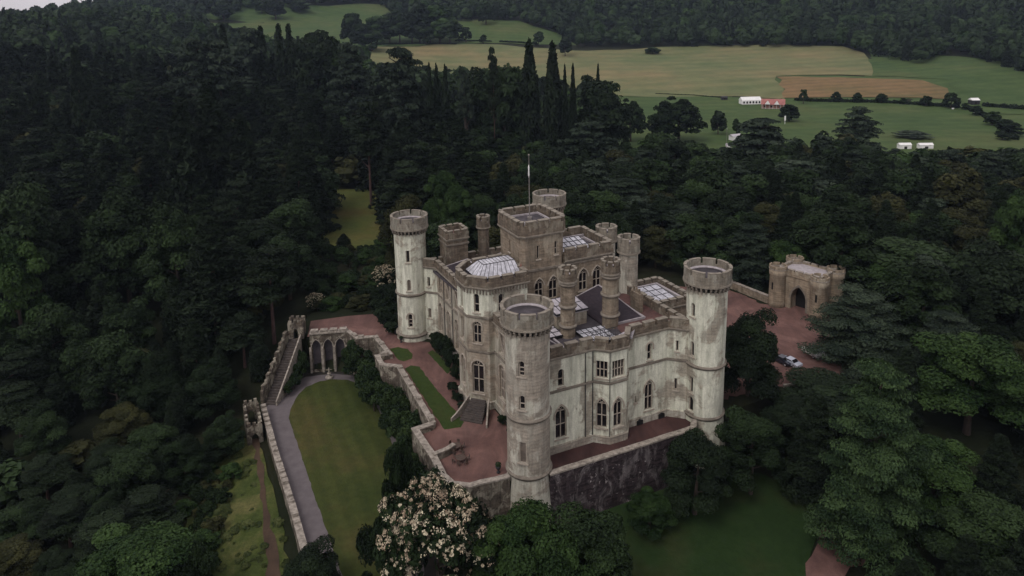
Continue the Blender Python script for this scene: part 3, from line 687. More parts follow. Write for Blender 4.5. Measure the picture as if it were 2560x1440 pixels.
if False: turret(29.3, 16.6, .95, 14, 20.8, 22.4, 'stone', 'short brown turret beside the hall', (17,), 1.2, 6)
# chimney stacks
for a, b, n_ in ((27.9, 12.5, 3), (23.0, 33.8, 2), (10.6, 33.4, 2)):
    mb = MB(); mb.prism(A_([(a - .4, b - n_ * .45), (a + .4, b - n_ * .45), (a + .4, b + n_ * .45), (a - .4, b + n_ * .45)]), 15, 18.9)
    for j in range(n_): mb.lathe(P(a, b + (j - (n_ - 1) / 2) * .8), [(.2, 18.9), (.16, 19.7)], 8)
    part(mb, 'chimney', M['stone'])
# entrance porch
pp = A_([(31.2, 19.6), (46.0, 19.6), (46.0, 30.6), (31.2, 30.6)])
o = facade('entrance_porch', pp, 0, 10.6, [(0, 4, 0.4, 3.2, 5.5, 'pointed', dict(hood=True, pane='door', sill=False)), (0, 10.5, 0.4, 3.2, 5.5, 'pointed', dict(hood=True, pane='door', sill=False)),
    (1, 5.5, 0.4, 3.6, 6, 'pointed', dict(pane='door', sill=False))], M['stone'], closed=True, label='long entrance porch with a glazed roof')
battlement(o, pp, 10.6, 12.4, True, wm=1.4, wg=.5, inn=.5)
mb = MB(); mb.prism(A_([(31.7, 20.1), (45.5, 20.1), (45.5, 30.1), (31.7, 30.1)]), 10.4, 10.9); part(mb, 'flat_roof', M['lead'], label='lead roof of the entrance porch')
flat_panels(33.8, 44.0, 22.0, 28.4, 11.3, 6, 3, 'glazed_flat', 'white glazed roof light of the entrance porch', 'skyglass', tilt=.5)
mb = MB(); band(mb, A_([(32.3, 20.7), (44.9, 20.7), (44.9, 29.5), (32.3, 29.5)]), 10.9, 11.5, .3, .3, True); part(mb, 'lead_gutter', M['flash'], label='white lead edge around the porch roof light')
# steps up to the bay door
mb = MB(); nst = 10
for i in range(nst):
    t0 = i * .38; z1_ = 2.2 * (nst - i) / nst; w_ = 1.4 + .07 * i
    c = Vector(P(.8, 20.0)); d = Vector(P(.8 - 1, 20.0 - 1)) - c; d.normalize()
    cc = c + d * (1.4 + t0); mb.box((cc.x, cc.y, 0), (.4, 2 * w_, max(.2, z1_)), math.atan2(d.y, d.x))
part(mb, 'garden_steps', M['steps'], label='dark steps fanning down from the bay door')
for sg in (-1, 1):
    mb = MB(); c = Vector(P(.8, 20.0)); d = (Vector(P(-.2, 19.0)) - c).normalized(); t = Vector((-d.y, d.x)) * sg
    pth = [tuple(c + d * s_ + t * (1.55 + (s_ * .2) + .03 * s_ ** 1.6)) for s_ in (1.2, 2.4, 3.6, 4.8, 5.8)]
    band(mb, pth, 0, [2.6, 2.0, 1.4, .9, .6], .13, .13); part(mb, 'step_wall', M['coping'])

# ------------------------------------------------------------ terrain
CTRL = [(5, 80, -9.6), (25, 97, -9), (36, 108, -8), (60, 95, -9.2), (45, 60, -11), (0, 55, -12), (-50, 50, -13), (-60, 85, -12), (-38, 88, -10.6), (-50, 118, -9.6), (-57, 135, -9.5), (-75, 110, -12),
 (-100, 150, -10), (-62, 158, -4), (-48, 165, -1.5), (-30, 172, -.9), (0, 178, -.8), (30, 180, -.8), (58, 168, -.8), (84, 150, -1.2), (62, 132, -.9), (50, 120, -2), (44, 112, -5.5), (72, 112, -3.5), (110, 110, -5), (-72, 275, -3), (-42, 223, -2), (-110, 220, -4),
 (-150, 300, 6), (-120, 420, 10), (-30, 400, -2), (60, 300, -5), (80, 420, -7), (78, 584, -6.5), (128, 440, -7), (208, 404, -7), (265, 386, -7), (189, 570, -6), (222, 553, -6), (315, 508, -6), (353, 494, -5), (160, 200, -4), (220, 260, -5), (120, 60, -8), (160, 100, -5), (0, -30, -14), (200, 0, -8), (-200, 0, -10),
 (180, 900, 18.4), (61, 900, 23), (394, 820, 19), (390, 690, 12), (462, 760, 17), (426, 600, 8), (-55, 900, 28), (-146, 900, 27), (-194, 850, 28), (-420, 1050, 60), (-299, 950, 43), (-260, 1150, 64), (-74, 1000, 48), (67, 980, 36), (-71, 720, 3.4), (108, 720, 4.5), (256, 640, 3), (347, 680, 8),
 (-590, 900, 50), (-570, 960, 56), (-420, 1150, 100), (-334, 700, 42), (-363, 600, 38), (-227, 500, 20), (-300, 450, 24), (-480, 800, 52), (700, 1000, 64), (230, 1300, 100), (-305, 1500, 130), (530, 760, 30), (450, 1100, 80), (60, 1150, 85), (0, 1900, 150), (700, 1700, 150), (-1000, 1500, 30), (1100, 1000, 110), (900, 600, 40), (700, 300, 5), (-500, 300, 25), (-650, 650, 40), (500, 0, -8), (-500, 0, 5), (-260, 600, 18), (-180, 700, 12), (-330, 900, 40), (-820, 1150, 42), (-760, 1300, 48), (-1200, 1900, 20), (600, 500, 5)]
_cp = np.array(CTRL, float)
def _phi(r2): return np.where(r2 > 0, r2 * np.log(r2 + 1e-9) * .5, 0)
_K = _phi(((_cp[:, None, :2] - _cp[None, :, :2]) ** 2).sum(-1) / 1e4); _n = len(_cp)
_Pm = np.c_[np.ones(_n), _cp[:, :2] / 100]
_A = np.zeros((_n + 3, _n + 3)); _A[:_n, :_n] = _K + np.eye(_n) * .004; _A[:_n, _n:] = _Pm; _A[_n:, :_n] = _Pm.T
_wt = np.linalg.solve(_A, np.r_[_cp[:, 2], 0, 0, 0])
def gz(x, y):
    x = np.atleast_1d(np.asarray(x, float)); y = np.atleast_1d(np.asarray(y, float))
    r2 = ((x[:, None] - _cp[None, :, 0]) ** 2 + (y[:, None] - _cp[None, :, 1]) ** 2) / 1e4
    return _phi(r2) @ _wt[:_n] + _wt[_n] + _wt[_n + 1] * x / 100 + _wt[_n + 2] * y / 100
def g1(x, y): return float(gz(x, y)[0])
SLAB = [(4.9, 96.9), (28.9, 108.0), (29.2, 111.5), (35.5, 113.5), (44, 118), (48.5, 121), (54.5, 121.5), (68, 128), (76, 140), (78, 150), (70, 160), (62, 163), (54, 172), (30, 180), (0, 178), (-25, 170), (-47, 158), (-48.5, 147.5),
        (-45.2, 147.3), (-44.9, 146.6), (-36.0, 147.7), (-35.4, 146.0), (-33.2, 142.6), (-29.6, 143.0), (-25.3, 135.3), (-27.6, 134.4), (-26.0, 130.8), (-22.6, 130.0), (-16.2, 115.4), (-14.0, 110.4), (-16.8, 108.6), (-12.9, 100.9), (-11.2, 96.8), (-9.5, 94.7), (-6.9, 94.2), (-1.6, 96.2)]
def inside(poly, x, y):
    c = False; n = len(poly)
    for i in range(n):
        x0, y0 = poly[i]; x1, y1 = poly[i - 1]
        if (y0 > y) != (y1 > y) and x < (x1 - x0) * (y - y0) / (y1 - y0) + x0: c = not c
    return c
def mask_inside(poly, X, Y):
    c = np.zeros(X.shape, bool); n = len(poly)
    for i in range(n):
        x0, y0 = poly[i]; x1, y1 = poly[i - 1]
        if y0 == y1: continue
        h = ((y0 > Y) != (y1 > Y)) & (X < (x1 - x0) * (Y - y0) / (y1 - y0) + x0); c ^= h
    return c
LAWNZ = -8.0
GARDEN = [(-48.9, 129.5), (-30.0, 90.0), (-24.5, 78), (-10, 78), (-10.5, 93), (-13.2, 101), (-17, 108), (-16.5, 115), (-22.6, 130), (-29.6, 142.5), (-36, 146), (-45, 145), (-49.5, 140)]
def grid_axis(lo, hi, c0, c1, fine, grow, big):
    pts = [c0]
    while pts[-1] < c1: pts.append(pts[-1] + fine)
    st = fine; p = pts[-1]
    while p < hi: st = min(big, st * grow); p += st; pts.append(p)
    st = fine; p = c0; left = []
    while p > lo: st = min(big, st * grow); p -= st; left.append(p)
    return np.array(left[::-1] + pts)
gx = grid_axis(-1500, 1700, -90, 110, 2.5, 1.12, 45); gy = grid_axis(-200, 2900, 60, 190, 2.5, 1.12, 45)
X, Y = np.meshgrid(gx, gy); Z = gz(X.ravel(), Y.ravel()).reshape(X.shape)
rough = (np.sin(X * .31 + 1.3 * np.sin(Y * .17)) * np.sin(Y * .27 + np.sin(X * .13))) * .12
Z = Z + rough * (np.hypot(X, Y - 130) < 400)
Z = np.where(mask_inside(SLAB, X, Y), np.minimum(Z, -1.6), Z)
Z = np.where(mask_inside(GARDEN, X, Y), LAWNZ - .7, Z)
nx, ny = len(gx), len(gy)
idx = np.arange(nx * ny).reshape(ny, nx)
fc = np.stack([idx[:-1, :-1], idx[:-1, 1:], idx[1:, 1:], idx[1:, :-1]], -1).reshape(-1, 4)
def np_mesh(name, V, Fq, mats, tint=None, smooth=False, mi=None):
    me = bpy.data.meshes.new(name); k = Fq.shape[1]
    me.vertices.add(len(V)); me.vertices.foreach_set('co', V.astype(np.float32).ravel())
    me.loops.add(len(Fq) * k); me.loops.foreach_set('vertex_index', Fq.astype(np.int32).ravel())
    me.polygons.add(len(Fq)); me.polygons.foreach_set('loop_start', np.arange(0, len(Fq) * k, k, dtype=np.int32))
    me.polygons.foreach_set('loop_total', np.full(len(Fq), k, np.int32))
    for q in (mats if isinstance(mats, (list, tuple)) else [mats]): me.materials.append(q)
    if mi is not None: me.polygons.foreach_set('material_index', mi.astype(np.int32))
    if tint is not None:
        at_ = me.attributes.new('tint', 'FLOAT', 'POINT'); at_.data.foreach_set('value', tint.astype(np.float32))
    me.polygons.foreach_set('use_smooth', np.full(len(Fq), smooth)); me.update(calc_edges=True)
    return me
def link(name, me, parent=None, loc=(0, 0, 0)):
    o = bpy.data.objects.new(name, me); COL.objects.link(o); o.parent = parent; o.location = loc; return o
tag(link('ground', np_mesh('ground', np.c_[X.ravel(), Y.ravel(), Z.ravel()], fc, M['ground'], smooth=True)), kind='structure')

def ragged(poly, amp, step=.9):
    out = []; n = len(poly); r = random.Random(len(poly))
    for i in range(n):
        a, b = Vector(poly[i]), Vector(poly[(i + 1) % n]); k = max(1, int((b - a).length / step)); t = (b - a).normalized()
        for j in range(k): q = a.lerp(b, j / k); w_ = r.uniform(-amp, amp); out.append((q.x + t.y * w_, q.y - t.x * w_))
    return out
def sheet(name, poly, z, mat, thick=.0, step=None, label=None, zoff=.004, rag=.0):
    """flat sheet, or (step given) one draped over the terrain"""
    if step is None and rag: poly = ragged(poly, rag)
    if step is None:
        mb = MB(); mb.face([(x, y, z) for x, y in poly]); return tag(mb.build(name, M[mat]), label, kind='structure')
    pts = []; n = len(poly)
    for i in range(n):
        a, b = Vector(poly[i]), Vector(poly[(i + 1) % n]); k = max(1, int((b - a).length / step))
        for j in range(k): pts.append(a.lerp(b, j / k))
    nb = len(pts); xs = [p.x for p in pts]; ys = [p.y for p in pts]
    bd = [(p.x, p.y) for p in pts]
    for x in np.arange(min(xs), max(xs), step):
        for y in np.arange(min(ys), max(ys), step):
            if inside(bd, x, y): pts.append(Vector((x, y)))
    _j = random.Random(3)
    for q in pts[:nb]: q.x += _j.uniform(-.18, .18) * step; q.y += _j.uniform(-.18, .18) * step
    v, e, f_, *_r = delaunay_2d_cdt(pts, [(i, (i + 1) % nb) for i in range(nb)], [], 1, 1e-4)
    vx = np.array([p.x for p in v]); vy = np.array([p.y for p in v]); vz = gz(vx, vy) + zoff
    me = bpy.data.meshes.new(name); me.from_pydata(list(zip(vx.tolist(), vy.tolist(), vz.tolist())), [], [tuple(t) for t in f_])
    me.materials.append(M[mat]); me.polygons.foreach_set('use_smooth', [True] * len(me.polygons))
    o = bpy.data.objects.new(name, me); COL.objects.link(o); return tag(o, label, kind='structure')
def onground(px, py, guess=None):
    """ground point seen at a place of the photograph"""
    dx, dy, dz = ray(px, py); ks = np.linspace(60, 2600, 2200) / dy
    h = CAMZ + ks * dz - gz(ks * dx, ks * dy); i = int(np.argmax(h < 0)) if (h < 0).any() else len(ks) - 1
    return (float(ks[i] * dx), float(ks[i] * dy))
G = lambda l: [onground(*q) for q in l]

# raised slab that carries castle, terrace and court
mb = MB(); mb.prism(SLAB, -11.5, -.03); slab = tag(mb.build('terrace_ground', M['ground']), kind='structure')
TERR = [(-44.6, 145.6), (-46, 153.6), (-38.2, 156.0), (-32.4, 156.9), (-28.0, 148.5), (-24, 144), (-18, 142), (-16, 137), (*P(2.5, 40),), (*P(2.5, 3),), (*P(2.5, 2.7),), (1.5, 97.6), (-1.5, 97.0), (-6.9, 94.9), (-9.3, 95.3), (-10.7, 97.2), (-12.3, 101.0), (-16.0, 108.7), (-13.4, 110.7), (-15.8, 115.6), (-22.2, 130.4), (-25.4, 131.2), (-26.9, 134.2), (-24.8, 135.4), (-29.2, 143.6), (-33.0, 143.3), (-35.8, 146.8), (-44.6, 145.6)][:-1]
sheet('gravel_terrace', TERR, 0.0, 'gravel')
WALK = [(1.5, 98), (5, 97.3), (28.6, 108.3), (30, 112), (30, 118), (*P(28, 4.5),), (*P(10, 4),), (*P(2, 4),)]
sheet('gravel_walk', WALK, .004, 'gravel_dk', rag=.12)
COURT = [(33.5, 116.5), (40, 119.5), (47, 122.2), (54, 122.6), (67, 129), (73, 140), (70, 152), (63, 160), (58, 158.6), (52, 169.6), (44, 171), (30, 168), (24, 158), (*P(31.5, 48),), (*P(31.5, 4),)]
sheet('courtyard', COURT, .006, 'gravel', rag=.5)
def rounded(c, pts): return pts
sheet('terrace_lawn', [at(*q, 0) for q in [(975, 872), (995, 868), (1018, 873), (1031, 885), (1029, 897), (1010, 903), (997, 900)]], .02, 'turf', rag=.12)
sheet('terrace_lawn', [at(*q, 0) for q in [(1013, 922), (1028, 913), (1048, 917), (1100, 985), (1150, 1040), (1160, 1055), (1152, 1068), (1110, 1074)]], .02, 'turf', rag=.12)
sheet('terrace_lawn', [at(*q, 0) for q in [(1068, 882), (1082, 875), (1108, 898), (1130, 925), (1118, 935), (1100, 915)]], .02, 'turf', rag=.12)
sheet('terrace_lawn', [at(*q, 0) for q in [(1150, 965), (1165, 960), (1200, 1005), (1190, 1030), (1170, 1010)]], .02, 'turf', rag=.12)

# sunken garden
mb = MB(); mb.prism(GARDEN, -12, LAWNZ - .02); tag(mb.build('garden_ground', M['earth']), kind='structure')
PATHP = [at(*q, LAWNZ) for q in [(664, 1020), (688, 990), (722, 960), (765, 942), (830, 934), (900, 941), (945, 985), (975, 1040), (1015, 1130), (1050, 1280), (1010, 1560), (905, 1560), (840, 1560)]] + [(-25.5, 80), (-30.2, 91.2), (-48.2, 128.2)]
PATHP = PATHP[:10] + [(-12.5, 84), (-12.5, 78.5), (-24.3, 78.5), (-29.8, 90.4)]
sheet('gravel_path', PATHP, LAWNZ, 'path', rag=.1)
LAWNP = [at(*q, LAWNZ) for q in [(722, 1045), (727, 1022), (742, 992), (765, 968), (800, 953), (835, 948), (868, 950), (900, 960), (925, 985), (950, 1030), (985, 1120), (1008, 1230), (1012, 1330), (985, 1500), (870, 1480), (790, 1250)]]
sheet('lawn', LAWNP, LAWNZ + .03, 'lawn', rag=.1)

# fields, meadows and tracks draped over the land
sheet('clearing', G([(818, 478), (870, 474), (930, 478), (968, 505), (975, 560), (985, 640), (900, 625), (850, 640), (805, 600), (812, 540)]), 0, 'clearing', step=4, zoff=.25)
sheet('meadow', G([(500, 1165), (560, 1095), (640, 1105), (670, 1200), (700, 1300), (740, 1500), (430, 1560), (440, 1400)]), 0, 'meadow', step=3, zoff=.22)
M['track'] = gravel('earth_track', (.040, .028, .020), (.060, .040, .028), (.085, .058, .040))
sheet('dirt_path', G([(632, 1108), (650, 1108), (664, 1250), (690, 1380), (705, 1470), (672, 1470), (655, 1300)]), 0, 'track', step=2, zoff=.28)
sheet('grass', G([(1400, 1290), (1500, 1245), (1650, 1200), (1760, 1150), (1900, 1190), (2020, 1230), (2060, 1300), (2030, 1400), (1990, 1560), (1380, 1560)]), 0, 'dark_grass', step=3, zoff=.22)
sheet('dirt_path', G([(1990, 1500), (2030, 1400), (2050, 1330), (2085, 1330), (2110, 1380), (2180, 1420), (2120, 1440), (2080, 1500)]), 0, 'gravel', step=2, zoff=.3)
sheet('pasture', G([(1500, 236), (1850, 240), (1930, 188), (2160, 190), (2175, 125), (2350, 145), (2560, 172), (2700, 190), (2700, 440), (2200, 440), (1700, 420), (1500, 380)]), 0, 'field', step=20, zoff=.2)
sheet('pasture', G([(1480, 258), (1640, 238), (1860, 246), (1960, 251), (2100, 252), (2400, 262), (2480, 285), (2520, 360), (2530, 420), (2200, 440), (1800, 420), (1480, 380)]), 0, 'field', step=18, zoff=.5)
sheet('hay_field', G([(940, 118), (1100, 112), (1250, 113), (1420, 128), (1640, 120), (1900, 112), (2110, 117), (2160, 135), (2180, 190), (1940, 190), (1955, 250), (1855, 246), (1530, 240), (1300, 240), (1000, 220), (900, 160)]), 0, 'hay', step=22, zoff=.6)
sheet('stubble_field', G([(1944, 193), (2160, 197), (2300, 203), (2370, 225), (2380, 250), (2200, 244), (2000, 248), (1962, 248)]), 0, 'stubble', step=16, zoff=.7)
sheet('pasture', G([(2170, 120), (2350, 140), (2560, 165), (2700, 180), (2700, 290), (2440, 285), (2360, 200), (2185, 190)]), 0, 'field', step=18, zoff=.55)
sheet('pasture', G([(500, 30), (900, 10), (960, 12), (1000, 40), (1150, 50), (1290, 52), (1400, 85), (1440, 116), (1150, 110), (960, 116), (860, 140), (600, 130), (500, 70), (330, 42)]), 0, 'field', step=26, zoff=.5)

# ------------------------------------------------------------ garden and terrace walls
def wall_thing(name, label, cat, path, z0, z1, mat, inn=.3, out=.3, cope=.14, merl=None, body_mi=None, jag=0.0):
    e = tag(empty(name, (path[0][0], path[0][1], z0 if not isinstance(z0, list) else min(z0))), label, cat)
    inv = Matrix.Translation(e.location).inverted()
    # irregular old wall: subdivide and jitter the top
    pts = []; Z0 = []; Z1 = []; n = len(path)
    zs0 = z0 if isinstance(z0, list) else [z0] * n; zs1 = z1 if isinstance(z1, list) else [z1] * n
    for i in range(n - 1):
        a, b = Vector(path[i]), Vector(path[i + 1]); k = max(1, int((b - a).length / 1.6))
        for j in range(k):
            t = j / k; pts.append(tuple(a.lerp(b, t))); Z0.append(zs0[i] + (zs0[i + 1] - zs0[i]) * t); Z1.append(zs1[i] + (zs1[i + 1] - zs1[i]) * t + random.uniform(-jag, jag))
    pts.append(tuple(path[-1])); Z0.append(zs0[-1]); Z1.append(zs1[-1])
    mb = MB(); band(mb, pts, Z0, [z - cope for z in Z1], inn, out); o = mb.build('wall', M[mat], e); o.matrix_parent_inverse = inv
    mb = MB(); band(mb, pts, [z - cope + .002 for z in Z1], Z1, inn + .08, out + .08)
    if merl:
        for i in range(len(pts) - 1):
            if random.random() < merl:
                a, b = Vector(pts[i]), Vector(pts[i + 1]); q0 = a.lerp(b, .12); q1 = a.lerp(b, .72); zt = (Z1[i] + Z1[i + 1]) / 2
                band(mb, [tuple(q0), tuple(q1)], zt + .002, zt + random.uniform(.3, .6), inn, out)
    o = mb.build('coping', M['coping'], e); o.matrix_parent_inverse = inv
    return e
wall_thing('retaining_wall', 'dark purple stone retaining wall with pale lichen below the narrow front walk', 'retaining wall', [(4.7, 96.6), (17.0, 102.3), (28.9, 107.8), (29.6, 110.2)], -11.5, 1.0, 'dark_stone', .55, .3, .25, jag=.04)
wall_thing('retaining_wall', 'grey retaining wall curving round the gravel terrace corner left of the nearest tower', 'retaining wall', [(-11.2, 96.8), (-9.5, 94.7), (-6.9, 94.2), (-1.2, 96.3)], -11.5, 1.0, 'oldwall', .5, .3, .25, jag=.06)
wall_thing('terrace_wall', 'old parapet wall with pale coping along the terrace turf strip', 'wall', [(-22.6, 130.0), (-16.2, 115.4), (-14.0, 110.4)], -9, 1.0, 'oldwall', .55, .35, .2, jag=.08, merl=.5)
wall_thing('terrace_wall', 'square bastion wall around a gravel corner beside the terrace tables', 'wall', [(-14.0, 110.4), (-16.8, 108.6), (-12.9, 100.9), (-11.2, 96.8)], -9, 1.1, 'oldwall', .6, .35, .2, jag=.07, merl=.3)
wall_thing('terrace_wall', 'low inner wall closing the bastion by the terrace tables', 'wall', [(-12.9, 101.4), (-10.9, 102.9), (-9.9, 104.0)], 0, 1.3, 'oldwall', .3, .3, .2, jag=.05)
wall_thing('terrace_wall', 'small projecting bastion wall halfway along the terrace', 'wall', [(-29.6, 143.0), (-25.3, 135.3), (-27.6, 134.4), (-26.0, 130.8), (-22.6, 130.0)], -9, 1.1, 'oldwall', .5, .35, .2, jag=.07, merl=.2)
wall_thing('terrace_wall', 'short angled wall between the arcade and the terrace walk', 'wall', [(-36.0, 146.2), (-33.2, 142.6), (-29.6, 143.0)], -9, 1.1, 'oldwall', .4, .35, .2, jag=.07, merl=.3)
LWALL = [(-49.2, 129.3), (-45.7, 122.0), (-42.7, 115.8), (-34.4, 99.4), (-30.6, 91.4), (-28.4, 87.0)]
wall_thing('garden_wall', 'long crumbling pale garden wall beside the grey gravel path', 'wall', LWALL, -12.5, [-6.3, -6.6, -6.8, -6.7, -6.6, -6.6], 'oldwall', .55, .35, .2, jag=.14, merl=.75)
wall_thing('court_wall', 'low stone wall on the far side of the court running to the gatehouse', 'wall', [(59.2, 159.4), (52.4, 170.4), (44, 172.2)], -1, 1.9, 'stone', .35, .35, .2, jag=.03)
wall_thing('court_kerb', 'pale kerb at the near end of the court by the parked car', 'kerb', [(48.6, 121.6), (55.2, 122.6)], -1.5, .55, 'coping', .2, .2, .1)
# arcade wall with three tall pointed arches
AW = [(-45.0, 145.0), (-44.0, 145.1), (-36.0, 146.1)]
arc = tag(empty('arcade_wall', (-40, 145.5, LAWNZ)), 'ruined stone wall with three tall pointed arches at the head of the lawn', 'wall'); ainv = Matrix.Translation(arc.location).inverted()
mb = MB(); F, L = seg_frame(AW[1], AW[2])
panel(mb, F, L, LAWNZ - .5, .75, [(s_, LAWNZ + .4, 1.75, 7.0, 'pointed') for s_ in (1.3, 3.8, 6.3)], 1.1)
mb.face([F(0, LAWNZ - .5, -1.15), F(L, LAWNZ - .5, -1.15), F(L, .75, -1.15), F(0, .75, -1.15)], 1)
o = mb.build('wall', [M['oldwall'], M['lead']], arc); o.matrix_parent_inverse = ainv
mb = MB(); band(mb, AW[1:], .75, 1.05, 1.2, .25); merlons(mb, AW[1:], 1.052, 1.5, 1.0, .1, wm=1.2, wg=.6, mi=0)
for s_ in (.05, 2.55, 5.05, 7.55):
    q = F(s_, 0, .15); mb.box((q[0], q[1], LAWNZ - .4), (.45, .4, 6.2), math.atan2(1, 8))
for s_ in (1.3, 3.8, 6.3):
    a = [F(s_ + x, LAWNZ + .4 + z, .1) for x, z in arch_outline(1.85, 7.05, 'pointed')][1:]; b = [F(s_ + x, LAWNZ + .4 + z, .1) for x, z in arch_outline(2.3, 7.25, 'pointed')][1:]
    mb.quads(a, b, 0, False)
o = mb.build('arch_moulding', M['coping'], arc); o.matrix_parent_inverse = ainv
sp = tag(empty('garden_statue', (-39.6, 142.6, LAWNZ)), 'small pale fountain figure on a plinth before the arcade', 'statue')
mb = MB(); mb.lathe((0, 0), [(.8, 0), (.85, .3), (.7, .4), (.25, .5), (.2, .9), (.45, 1.05), (.42, 1.15)], 16); mb.build('basin', M['coping'], sp, True)
mb = MB(); mb.lathe((0, 0), [(.16, 1.15), (.2, 1.4), (.12, 1.7), (.17, 1.95), (.07, 2.1), (.11, 2.22), (.03, 2.38)], 10); mb.build('figure', M['coping'], sp, True)
# upper gate turret at the head of the stair
def roofless_gate(name, label, c, rz, w_, d, z0, z1, archh, archw, mat='oldwall', jag=.2, both=True):
    e = tag(empty(name, (c[0], c[1], z0), rz), label, 'gate turret'); h = z1 - z0
    for sg in (-1, 1):
        mb = MB(); Fq = (lambda s, z, d_: (-w_ / 2 + s, -d / 2 - d_, z)) if sg < 0 else (lambda s, z, d_: (w_ / 2 - s, d / 2 + d_, z))
        panel(mb, Fq, w_, 0, h, [(w_ / 2, .05, archw, archh, 'pointed')], .5)
        panel(mb, lambda s, z, d_: Fq(w_ - s, z, -.5 - d_), w_, 0, h, [(w_ / 2, .05, archw, archh, 'pointed')], 0.01)
        mb.quads([Fq(0, 0, 0), Fq(w_, 0, 0), Fq(w_, h, 0), Fq(0, h, 0)], [Fq(0, 0, -.5), Fq(w_, 0, -.5), Fq(w_, h, -.5), Fq(0, h, -.5)])
        for i in range(3):
            x = w_ * (i + .5) / 3; a = Fq(x, 0, -.25); mb.box((a[0], a[1], h), (w_ / 5, .5, random.uniform(.3, .3 + jag * 2)))
        mb.build('arch_wall', M[mat], e)
    for sg in (-1, 1):
        mb = MB(); mb.box((sg * (w_ / 2 - .2), 0, 0), (.5, d - 1.01, h - .2))
        for i in range(max(2, int(d / 1.6))):
            y = -d / 2 + .8 + i * (d - 1.4) / max(1, int(d / 1.6)); mb.box((sg * (w_ / 2 - .2), y, h - .2), (.49, .8, random.uniform(.3, .8)))
        mb.build('side_wall', M[mat], e)
    return e
ga = math.atan2(-.4261, .9047) * -1 if False else 0.0
roofless_gate('gate_turret', 'square roofless turret with a narrow arch at the top of the garden stair', (-47.2, 147.2), rad(5), 3.2, 3.0, -.6, 3.0, 2.4, .9)
roofless_gate('gate_turret', 'narrow ruined gate passage with pointed arches at the end of the garden wall', (-49.7, 125.2), rad(24), 2.7, 9.0, -10.6, -5.6, 3.4, 1.2)
# straight stair between high stepped walls
st = tag(empty('garden_stair', (-48.5, 133.5, LAWNZ), 0), 'long dark garden stair climbing beside a stepped ruin wall', 'stair'); sinv = Matrix.Translation(st.location).inverted()
s0 = Vector((-48.7, 132.2)); s1 = Vector((-47.3, 145.6)); d = (s1 - s0).normalized(); t = Vector((-d.y, d.x)); ang = math.atan2(d.y, d.x); nst = 26; L = (s1 - s0).length
mb = MB()
for i in range(nst):
    c = s0 + d * (L * (i + .5) / nst); mb.box((c.x, c.y, LAWNZ - 2), (L / nst, 2.3, 2 + (i + 1) * (7.6 / nst)), ang)
o = mb.build('steps', M['steps'], st); o.matrix_parent_inverse = sinv
mb = MB(); pth = [tuple(s0 - t * 1.3 + d * q) for q in (-.2, L * .22, L * .6, L)]
band(mb, pth, LAWNZ - 1, [LAWNZ + .9, LAWNZ + 2.6, LAWNZ + 5.5, LAWNZ + 8.6], .14, .14); o = mb.build('coping', M['coping'], st); o.matrix_parent_inverse = sinv
mb = MB(); ns = 6
for i in range(ns):
    a = s0 + t * 1.6 + d * (L * i / ns - .2); b = s0 + t * 1.6 + d * (L * (i + 1) / ns + .1); zt = LAWNZ + 3.0 + 7.0 * i / ns
    band(mb, [tuple(a), tuple(b)], LAWNZ - 3, zt, .3 - .003 * i, .3 - .003 * i); c = a.lerp(b, .5)
    mb.box((c.x, c.y, zt - .01), (L / ns * .55, .55, .7), ang); mb.box((c.x, c.y, zt + .69), (L / ns * .6, .66, .1), ang)
o = mb.build('stepped_wall', M['oldwall'], st); o.matrix_parent_inverse = sinv

# ------------------------------------------------------------ gatehouse on the court
ghc = Vector((61.0, 158.6)); ghd = Vector((67.4, 151.2)); gt = (ghd - ghc).normalized(); gn = Vector((gt.y, -gt.x))     # gn points to the castle side
if gn.dot(Vector((-1, -1))) < 0: gn = -gn
gate = tag(empty('gatehouse', (64.2, 154.9, 0)), 'sandstone gatehouse with two round towers and a dark pointed arch on the court', 'gatehouse'); ginv = Matrix.Translation(gate.location).inverted()
GL = (ghd - ghc).length; back = -gn * 7.2
outl = [tuple(ghc), tuple(ghd), tuple(ghd + back), tuple(ghc + back)]
M['sand'] = masonry('sandstone_gate', (.40, .35, .27), (.30, .245, .18), .56, .35)
mb = MB(); F, L = seg_frame(outl[0], outl[1])
if Vector((F(0, 0, 1)[0] - F(0, 0, 0)[0], F(0, 0, 1)[1] - F(0, 0, 0)[1])).dot(gn) < 0:
    F, L = seg_frame(outl[1], outl[0])
panel(mb, F, L, -.5, 7.9, [(L / 2, -.45, 3.5, 6.0, 'pointed')], 2.4)
for i in (1, 2, 3):
    a, b = outl[i], outl[(i + 1) % 4]; mb.face([(*a, -.5), (*b, -.5), (*b, 7.9), (*a, 7.9)])
o = mb.build('wall', M['sand'], gate); o.matrix_parent_inverse = ginv; gw = o
mb = MB(); q = [F(L / 2 + x, -.45 + z, -2.35) for x, z in arch_outline(3.5, 6.0, 'pointed')]; mb.face(q); mb.build('doorway', M['door'], gw)
mb = MB(); a = [F(L / 2 + x, -.45 + z, .06) for x, z in arch_outline(3.6, 6.05, 'pointed')][1:]; b = [F(L / 2 + x, -.45 + z, .06) for x, z in arch_outline(4.4, 6.6, 'pointed')][1:]; mb.quads(a, b, 0, False); mb.build('arch_moulding', M['mould'], gw)
cc_ = [tuple(ghc), tuple(ghc + back), tuple(ghd + back), tuple(ghd)]
if (Vector(cc_[1]) - Vector(cc_[0])).cross(Vector(cc_[2]) - Vector(cc_[1])) < 0: cc_ = cc_[::-1]
mb = MB(); band(mb, cc_, 7.7, 8.9, .4, .2, True, 0); merlons(mb, cc_, 8.9, 9.35, .39, .19, True, 1.3, .45, 0, 1); o = mb.build('parapet', [M['sand'], M['coping']], gate); o.matrix_parent_inverse = ginv
